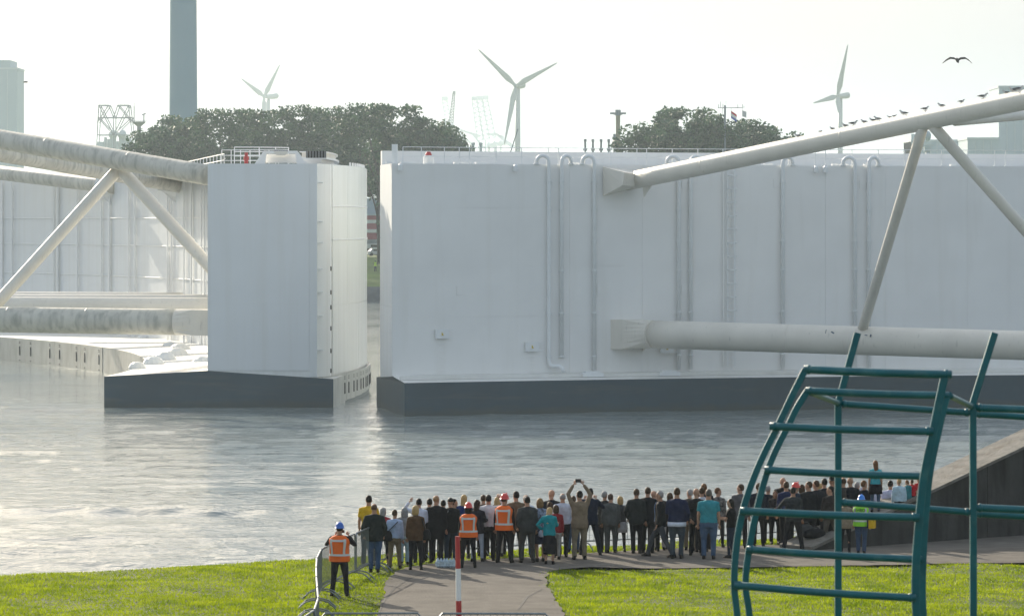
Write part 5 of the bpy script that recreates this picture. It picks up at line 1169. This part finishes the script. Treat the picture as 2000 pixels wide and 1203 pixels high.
for p in PEOPLE:
    me = p['m_body']; add_fingers(me, p['arms'], p['hp'])
    me.materials.clear()
    for m_ in (plain(p['skin'], .6), EYE, LIP): me.materials.append(m_)
    o = bpy.data.objects.new('person', me); COL.objects.link(o); o.location = p['base']; o.rotation_euler = (0, 0, p['yaw']); o.scale = (p['k'],) * 3; me.name = 'person'
    tag(o, p['label'], 'person', 'people watching from the bank')
    nm = dict(jacket='jacket', coat='coat', shirt='shirt', tee='t_shirt', sweater='sweater', knit='top')[p['top_kind']]
    pat = any(e[0] == 'pattern' for e in p['extras'])
    tm = plain(p['tc'], .8) if not pat else mat('patterned_cloth', p['tc'], .8, .9, 16.0)
    for nm_, kx, mm in ((nm, 'm_top', tm), ('trousers' if p['leg_kind'] in ('trousers', 'cropped') else 'skirt', 'm_legs', plain(p['lc'], .8)), (p['hair_kind'] if p['hair_kind'] in ('cap', 'hat', 'hood') else 'hair', 'm_hair', plain(p['hc'], .55))):
        m2 = p[kx]
        if m2 is None: continue
        m2.materials.clear(); m2.materials.append(mm); m2.name = nm_; c = bpy.data.objects.new(nm_, m2); COL.objects.link(c); c.parent = o
    for an in p['feet']:
        s = 1 if an.x > 0 else -1
        sm = MB().loft([ell((an.x + dx, an.y + dy, z), rx, ry, 10) for dx, dy, z, rx, ry in ((s * .008, .045, .0, .046, .135), (s * .008, .045, .028, .048, .138), (s * .006, .03, .06, .045, .115), (0, -.01, .10, .042, .062))])
        sm.build('shoe', plain(p['shoe'], .45), o, smooth=True)
    fat, fem, pad = p['fat'], p['fem'], p['pad']
    for e in p['extras']:
        if e[0] == 'helmet':
            hp = p['hp']; rr = []
            for u, ra, rf in ((.005, .125, .15), (.018, .123, .148), (.022, .108, .128), (.07, .104, .122), (.115, .085, .10), (.148, .05, .058), (.158, .018, .02)): rr.append([hp(ra * math.cos(t), rf * math.sin(t) + .005, u + .012) for t in [2 * math.pi * i / 16 for i in range(16)]])
            hm = MB().loft(rr).build('helmet', mat('helmet_shell', e[1], .3, .05), o, smooth=True)
            MB().bar(hp(0, -.11, .06), hp(0, .1, .172), .03, .02).build('ridge', hm.data.materials[0], hm)
        elif e[0] == 'vest':
            vp = pad + .026 + .012; vb = MB(); zs2 = [.845, .9, .97, 1.04, 1.12, 1.2, 1.28, 1.35, 1.405, 1.44, 1.455]
            rr = []
            for z in zs2:
                rx, ry = torso_r(z, fat, fem); rr.append(ell((0, 0, z), rx + vp + (.02 if z < 1.2 else 0), ry + vp + (.012 if z < 1.2 else 0), 18))
            rr.append(ell((0, -.01, 1.485), .10, .085, 18)); hi = (.30, .52, .05) if e[1] == LIME else e[1]
            vo = vb.loft(rr, cap=False).build('vest', mat('vest_cloth', e[1], .7, .08, 6, bump=.3, bscale=9, trans=.15), o, smooth=True)
            sp_ = vp + .006
            shell_strip(0, 2 * math.pi, .985, 1.035, fat, fem, sp_ + .022, 24, 2).build('reflective_band', REFL, vo)
            for t in (R(-90 - 38), R(-90 + 38), R(90 - 38), R(90 + 38)): shell_strip(t - .13, t + .13, 1.035, 1.40, fat, fem, sp_ + .018, 2, 8).build('reflective_band', REFL, vo)
            if e[1] != LIME: shell_strip(R(-90 - 38), R(-90 + 38), 1.335, 1.385, fat, fem, sp_ + .014, 8, 2).build('reflective_band', REFL, vo)
        elif e[0] == 'text':
            fc = bpy.data.curves.new('lettering', 'FONT'); fc.body = e[1]; fc.size = .13; fc.extrude = .002; fc.align_x = 'CENTER'
            fo = bpy.data.objects.new('tmp', fc); COL.objects.link(fo); bpy.context.view_layer.update(); tm_ = bpy.data.meshes.new_from_object(fo.evaluated_get(bpy.context.evaluated_depsgraph_get())); bpy.data.objects.remove(fo)
            c = link('lettering', tm_, plain((.02, .025, .05)), o); c.location = (0, -(torso_r(1.3, fat, fem)[1] + pad + .07), 1.30); c.rotation_euler = (R(90), 0, 0)
        elif e[0] == 'phone':
            h1, h2 = p['arms'][0][3], p['arms'][1][3]; c = (h1 + h2) / 2 + V3((0, .03, .10)); MB().box(c, (.13, .02, .07)).build('phone', M['black'], o)
        elif e[0] == 'camera_up':
            h1, h2 = p['arms'][0][3], p['arms'][1][3]; c = (h1 + h2) / 2 + V3((0, .05, .10)); MB().box(c, (.14, .06, .09)).tube([c, c + V3((0, .13, 0))], .035, 10).build('camera', M['black'], o)
        elif e[0] == 'camera_side':
            MB().box((-.24, -.10, .86), (.17, .1, .11)).tube([(-.24, -.10, .86), (-.24, -.22, .83)], .042, 10).bar((-.22, -.08, .92), (-.08, -.12, 1.42), .02).build('camera', plain((.35, .35, .34)), o)
        elif e[0] in ('slingbag', 'handbag'):
            cx = -.20 if e[0] == 'slingbag' else .27; z = 1.0 if e[0] == 'slingbag' else .98
            MB().loft([ell((cx, -.12 if e[0] == 'slingbag' else 0, z + dz), rx, .07, 10) for dz, rx in ((-.17, .10), (-.14, .15), (0, .15), (.11, .11), (.14, .06))]).build('bag', plain(e[1]), o, smooth=True)
            MB().bar((cx, -.17 if e[0] == 'slingbag' else -.12, z + .1), (.13 if e[0] == 'slingbag' else .17, -.15 if e[0] == 'slingbag' else -.10, 1.42), .05, .02).build('strap', plain(e[1]), o)
        elif e[0] == 'whitebag': MB().loft([ell((.06, -.20, z), rx, .05, 10) for z, rx in ((.70, .11), (.74, .16), (.84, .15), (.90, .10))]).build('bag', plain((.5, .53, .62)), o, smooth=True)
        elif e[0] == 'firstaid': MB().box((.34, -.02, .92), (.18, .30, .26)).build('bag', plain((.62, .38, .02)), o); MB().box((.235, -.06, .95), (.04, .26, .3)).build('bag_flap', plain((.02, .02, .05)), o)
        elif e[0] == 'waistcoat': MB().loft([ell((0, -.01, z), rx, ry, 14) for z, rx, ry in ((.62, .24, .18), (.72, .235, .18), (.86, .22, .17), (.96, .20, .155))]).build('tied_coat', plain(e[1]), o, smooth=True)
        elif e[0] == 'shirtfront': shell_strip(R(90 - 28), R(90 + 28), .95, 1.46, fat, fem, pad + .022, 6, 8).build('shirt_front', plain(e[1]), o)
        elif e[0] == 'shirttail': MB().loft([ell((0, 0, z), torso_r(.86, fat, fem)[0] + q_, torso_r(.86, fat, fem)[1] + q_, 14) for z, q_ in ((.80, .048), (.85, .05), (.91, .045))]).build('shirt_tail', plain(e[1]), o, smooth=True)
# tiny person on the far bank
r = empty('person', (P(733, 550, 742).x, 742, 5.25)); s_ = MB()
s_.tube([(-.12, 0, .02), (-.1, 0, .5), (-.05, 0, .9)], [.07, .08, .1], 8).tube([(.14, 0, .02), (.1, 0, .5), (.05, 0, .9)], [.07, .08, .1], 8).tube([(0, 0, .85), (0, 0, 1.1), (0, 0, 1.42), (0, 0, 1.5)], [.17, .17, .21, .07], 10).ball((0, 0, 1.65), (.09, .1, .13), 8, 6)
s_.tube([(-.2, 0, 1.42), (-.33, .1, 1.15), (-.28, .3, 1.2)], [.06, .05, .04], 6).tube([(.2, 0, 1.42), (.33, .1, 1.15), (.28, .3, 1.2)], [.06, .05, .04], 6)
s_.build('body', plain((.05, .06, .09)), r, smooth=True); MB().tube([(0, 0, .86), (0, 0, 1.1), (0, 0, 1.44), (0, 0, 1.5)], [.21, .2, .24, .1], 10).build('vest', plain((.42, .62, .05)), r); r.scale = (1.15,) * 3
tag(r, 'tiny figure in a yellow-green vest on the far bank, seen through the gap', 'person')

# things on the ground
for i, px in enumerate((861, 879)):
    b = G(px, 1107, ZG + .02); r = empty('water_bottle_pack', b, R(-6))
    for a in range(3):
        for c in range(2): MB().tube([((a - 1) * .082, c * .082, 0), ((a - 1) * .082, c * .082, .16), ((a - 1) * .082, c * .082, .2), ((a - 1) * .082, c * .082, .215)], [.038, .038, .016, .016], 8).build('bottle', mat('bottle_plastic_%d%d%d' % (i, a, c), (.45, .55, .62), .25, .2, 20), r)
    MB().box((0, .041, .085), (.262, .18, .11)).build('shrink_wrap', mat('wrap_%d' % i, (.50, .60, .64), .2, .35, 16, bump=.5, bscale=25), r)
    tag(r, ('left', 'right')[i] + ' one of two shrink-wrapped packs of water bottles on the path', 'water bottles', 'packs of water bottles')
def bag(px, py, w_, h_, d_, label, col, s, t):
    p2 = WA + WD * s + WN * t; r = empty('travel_bag', (p2.x, p2.y, wall_z(s) + .10), R(20))
    MB().loft([ell((0, 0, z * h_), w_ / 2 * f, d_ / 2 * f, 12) for z, f in ((0, .8), (.1, 1), (.55, 1), (.85, .82), (1, .45))]).build('body', plain(col), r, smooth=True)
    MB().tube([(-w_ * .2, 0, h_ * .9), (-w_ * .12, 0, h_ * 1.15), (w_ * .12, 0, h_ * 1.15), (w_ * .2, 0, h_ * .9)], .02, 6).build('handle', M['black'], r)
    tag(r, label, 'bag', 'bags on the low end of the wall')
bag(0, 0, .62, .24, .35, 'low wide dark bag lying on the low end of the concrete wall', BLK, .55, .55)
bag(0, 0, .40, .36, .3, 'upright black bag on the wall end, beside the low wide bag', (.01, .01, .012), 1.05, .6)
bag(0, 0, .45, .32, .3, 'dark grey bag on the wall end behind the low wide bag', (.05, .05, .05), .6, .95)

# ------------------------------------------------------------ gulls
def gull_mesh():
    mb = MB(); mb.tube([(0, -.30, .16), (0, -.16, .17), (0, .0, .17), (0, .12, .21), (0, .17, .28), (0, .20, .31), (0, .25, .31), (0, .30, .295)], [.012, .06, .09, .08, .05, .055, .04, .008], 10)
    bd = mb.mesh('body'); bd.materials.append(plain((.5, .5, .5))); wg = MB()
    for s in (-1, 1): wg.tube([(s * .075, .08, .21), (s * .085, -.05, .20), (s * .06, -.22, .18), (s * .02, -.38, .17)], [.03, .06, .045, .008], 6)
    wm = wg.mesh('folded_wings'); wm.materials.append(plain((.10, .105, .11))); lg = MB()
    for s in (-1, 1): lg.bar((s * .035, .01, 0), (s * .035, .0, .12), .014)
    lm = lg.mesh('legs'); lm.materials.append(plain((.3, .2, .1))); return bd, wm, lm
GU = gull_mesh()
tA, tB = P(1224, 355, 310.5), P(2150, 165, 268)
gx = [1557, 1603, 1625, 1650, 1667, 1687, 1704, 1713, 1737, 1747, 1764, 1807, 1838, 1878, 1920, 1964, 1978, 1990]
ords = ['first', 'second', 'third', 'fourth', 'fifth', 'sixth', 'seventh', 'eighth', 'ninth', 'tenth', 'eleventh', 'twelfth', 'thirteenth', 'fourteenth', 'fifteenth', 'sixteenth', 'seventeenth', 'eighteenth']
for i, px in enumerate(gx):
    lo, hi = 0, 1
    for _ in range(50):
        m_ = (lo + hi) / 2
        if pxof(tA.lerp(tB, m_)) < px: lo = m_
        else: hi = m_
    c = tA.lerp(tB, lo); sc_ = random.uniform(.85, 1.25) if px not in (1603, 1737, 1747) else .65
    r = empty('gull', c + V3((0, random.uniform(-.12, .15), .655)), random.uniform(-2.2, 2.2)); r.scale = (sc_,) * 3
    for nm, me in zip(('body', 'folded_wings', 'legs'), GU): link(nm, me, None, r, smooth=True)
    tag(r, 'gull perched on the slanting tube, %s from the lower left' % ords[i], 'bird', 'gulls perched on the tube')
fg = empty('flying_gull', P(1870, 119, 215)); fg.rotation_euler = (R(32), 0, R(6)); fb = MB().tube([(0, -.25, 0), (0, -.1, .01), (0, .08, .0), (0, .2, .02), (0, .26, .0)], [.02, .08, .09, .05, .01], 10).build('body', plain((.10, .10, .09)), fg, smooth=True)
for s in (-1, 1):
    sec = [(0, .0, .03, .10), (.18, .12, .03, .10), (.42, .16, .0, .09), (.62, .04, -.02, .07), (.82, -.14, -.05, .02)]
    vs = []
    for x, z, y, c in sec: vs += [(s * x, y + c, z + .012), (s * x, y - c, z + .006), (s * x, y + c, z - .006), (s * x, y - c, z - .008)]
    fs = []
    for k in range(4): o_ = 4 * k; fs += [(o_, o_ + 4, o_ + 5, o_ + 1), (o_ + 2, o_ + 3, o_ + 7, o_ + 6), (o_, o_ + 2, o_ + 6, o_ + 4), (o_ + 1, o_ + 5, o_ + 7, o_ + 3)]
    MB().add(vs, fs).build('wing', plain((.06, .06, .055)), fg)
tag(fg, 'gull gliding with spread wings in the upper right sky', 'bird')
fg2 = empty('flying_bird', P(50, 161, 420)); MB().tube([(-.25, 0, 0), (-.1, 0, .02), (.1, 0, .02), (.28, 0, 0)], [.02, .09, .09, .01], 8).build('body', plain((.03, .03, .03)), fg2)
for s in (-1, 1): MB().add([(-.12, 0, .02), (.12, 0, .02), (.02, s * .4, .06), (-.1, s * .55, .02), (-.12, 0, .0), (.12, 0, .0), (.02, s * .4, .04), (-.1, s * .55, 0)], [(0, 1, 2, 3), (7, 6, 5, 4), (0, 4, 5, 1), (1, 5, 6, 2), (2, 6, 7, 3), (3, 7, 4, 0)]).build('wing', plain((.03, .03, .03)), fg2)
tag(fg2, 'small dark bird in the sky at the far left', 'bird')

# ------------------------------------------------------------ turf
def inside(poly, X, Y):
    c = np.zeros(len(X), bool); n = len(poly)
    for i in range(n):
        x0, y0 = poly[i]; x1, y1 = poly[(i + 1) % n]
        t = ((y0 > Y) != (y1 > Y)); xi = (x1 - x0) * (Y - y0) / ((y1 - y0) if y1 != y0 else 1e-9) + x0
        c ^= t & (X < xi)
    return c
def turf():
    m, t, b = new_mat('grass_blades'); N = t.nodes; L = t.links
    tc = N.new('ShaderNodeTexCoord'); n = N.new('ShaderNodeTexNoise'); n.inputs['Scale'].default_value = 1.1; n.inputs['Detail'].default_value = 5; L.new(tc.outputs['Object'], n.inputs['Vector'])
    cr = N.new('ShaderNodeValToRGB'); cr.color_ramp.elements[0].position = .32; cr.color_ramp.elements[1].position = .68
    cr.color_ramp.elements[0].color = (.10, .155, .007, 1); cr.color_ramp.elements[1].color = (.26, .31, .012, 1); L.new(n.outputs['Fac'], cr.inputs[0])
    L.new(cr.outputs[0], b.inputs['Base Color']); b.inputs['Roughness'].default_value = .5; b.inputs['Specular IOR Level'].default_value = .12
    tr = N.new('ShaderNodeBsdfTranslucent'); mx = N.new('ShaderNodeMix'); mx.data_type = 'RGBA'; mx.blend_type = 'MULTIPLY'; mx.inputs[0].default_value = 1; L.new(cr.outputs[0], mx.inputs[6]); mx.inputs[7].default_value = (1.6, 1.6, .7, 1); L.new(mx.outputs[2], tr.inputs[0])
    ms = N.new('ShaderNodeMixShader'); ms.inputs[0].default_value = .5; L.new(b.outputs[0], ms.inputs[1]); L.new(tr.outputs[0], ms.inputs[2]); L.new(ms.outputs[0], N['Material Output'].inputs[0])
    rng = np.random.RandomState(9); n_ = 480000
    Y = rng.uniform(70, 108.5, n_); X = rng.uniform(-1, 1, n_) * (Y * .135 + 1.5)
    ey = np.interp(X, [e[0] for e in EDGE], [e[1] for e in EDGE])
    ok = (Y < ey + .8) & (Y > 71) & ~inside(PJ, X + rng.normal(0, .09, n_), Y + rng.normal(0, .2, n_))
    ok &= ~((Y < 84) & (rng.uniform(size=n_) < .6))
    wp = [(WA + WD * s + WN * t) for s, t in ((-.2, -.1), (17, -.1), (17, 1.3), (-.2, 1.3))]; ok &= ~inside([(p_.x, p_.y) for p_ in wp], X, Y)
    X, Y = X[ok], Y[ok]; k = len(X)
    Z = ZG - .03 + .035 * np.sin(X * 1.3 + Y * .7) * np.sin(Y * .9 - X * .4); Z -= np.clip(Y - np.interp(X, [e[0] for e in EDGE], [e[1] for e in EDGE]), 0, 1) * .28
    th = rng.uniform(0, 6.28, k); hh = rng.uniform(.022, .058, k) * (.7 + .6 * (np.sin(X * .9 + 1.2 * np.sin(Y * .8)) * .5 + .5)); hh *= np.where(rng.uniform(size=k) < .02, 1.9, 1)
    w_ = rng.uniform(.008, .016, k) * 1.2; ln = rng.uniform(.2, .9, k) * hh; la = rng.uniform(0, 6.28, k)
    A = np.column_stack([X - w_ * np.cos(th), Y - w_ * np.sin(th), Z]); B = np.column_stack([X + w_ * np.cos(th), Y + w_ * np.sin(th), Z]); C_ = np.column_stack([X + ln * np.cos(la), Y + ln * np.sin(la), Z + hh])
    V = np.stack([A, B, C_], 1).reshape(-1, 3).astype(np.float32)
    me = bpy.data.meshes.new('grass'); me.vertices.add(3 * k); me.vertices.foreach_set('co', V.ravel()); me.loops.add(3 * k); me.loops.foreach_set('vertex_index', np.arange(3 * k, dtype=np.int32)); me.polygons.add(k); me.polygons.foreach_set('loop_start', np.arange(0, 3 * k, 3, dtype=np.int32)); me.update(calc_edges=True); me.validate()
    o = link('grass', me, m); tag(o, 'short bright green grass on the river bank', kind='stuff')
turf()

# ------------------------------------------------------------ hazy air
def haze():
    m = bpy.data.materials.new('haze_air'); m.use_nodes = True; t = m.node_tree
    for n in list(t.nodes):
        if n.type != 'OUTPUT_MATERIAL': t.nodes.remove(n)
    pv = t.nodes.new('ShaderNodeVolumePrincipled'); pv.inputs['Color'].default_value = (.78, .91, 1.0, 1)
    pv.inputs['Density'].default_value = HAZE; pv.inputs['Anisotropy'].default_value = .45
    t.links.new(pv.outputs[0], t.nodes['Material Output'].inputs['Volume'])
    o = MB().box((0, 4950, 78), (10800, 10500, 176)).build('haze', m); tag(o, 'pale even haze over the river and harbour', kind='stuff')
    return o
HAZE = .000105
haze()
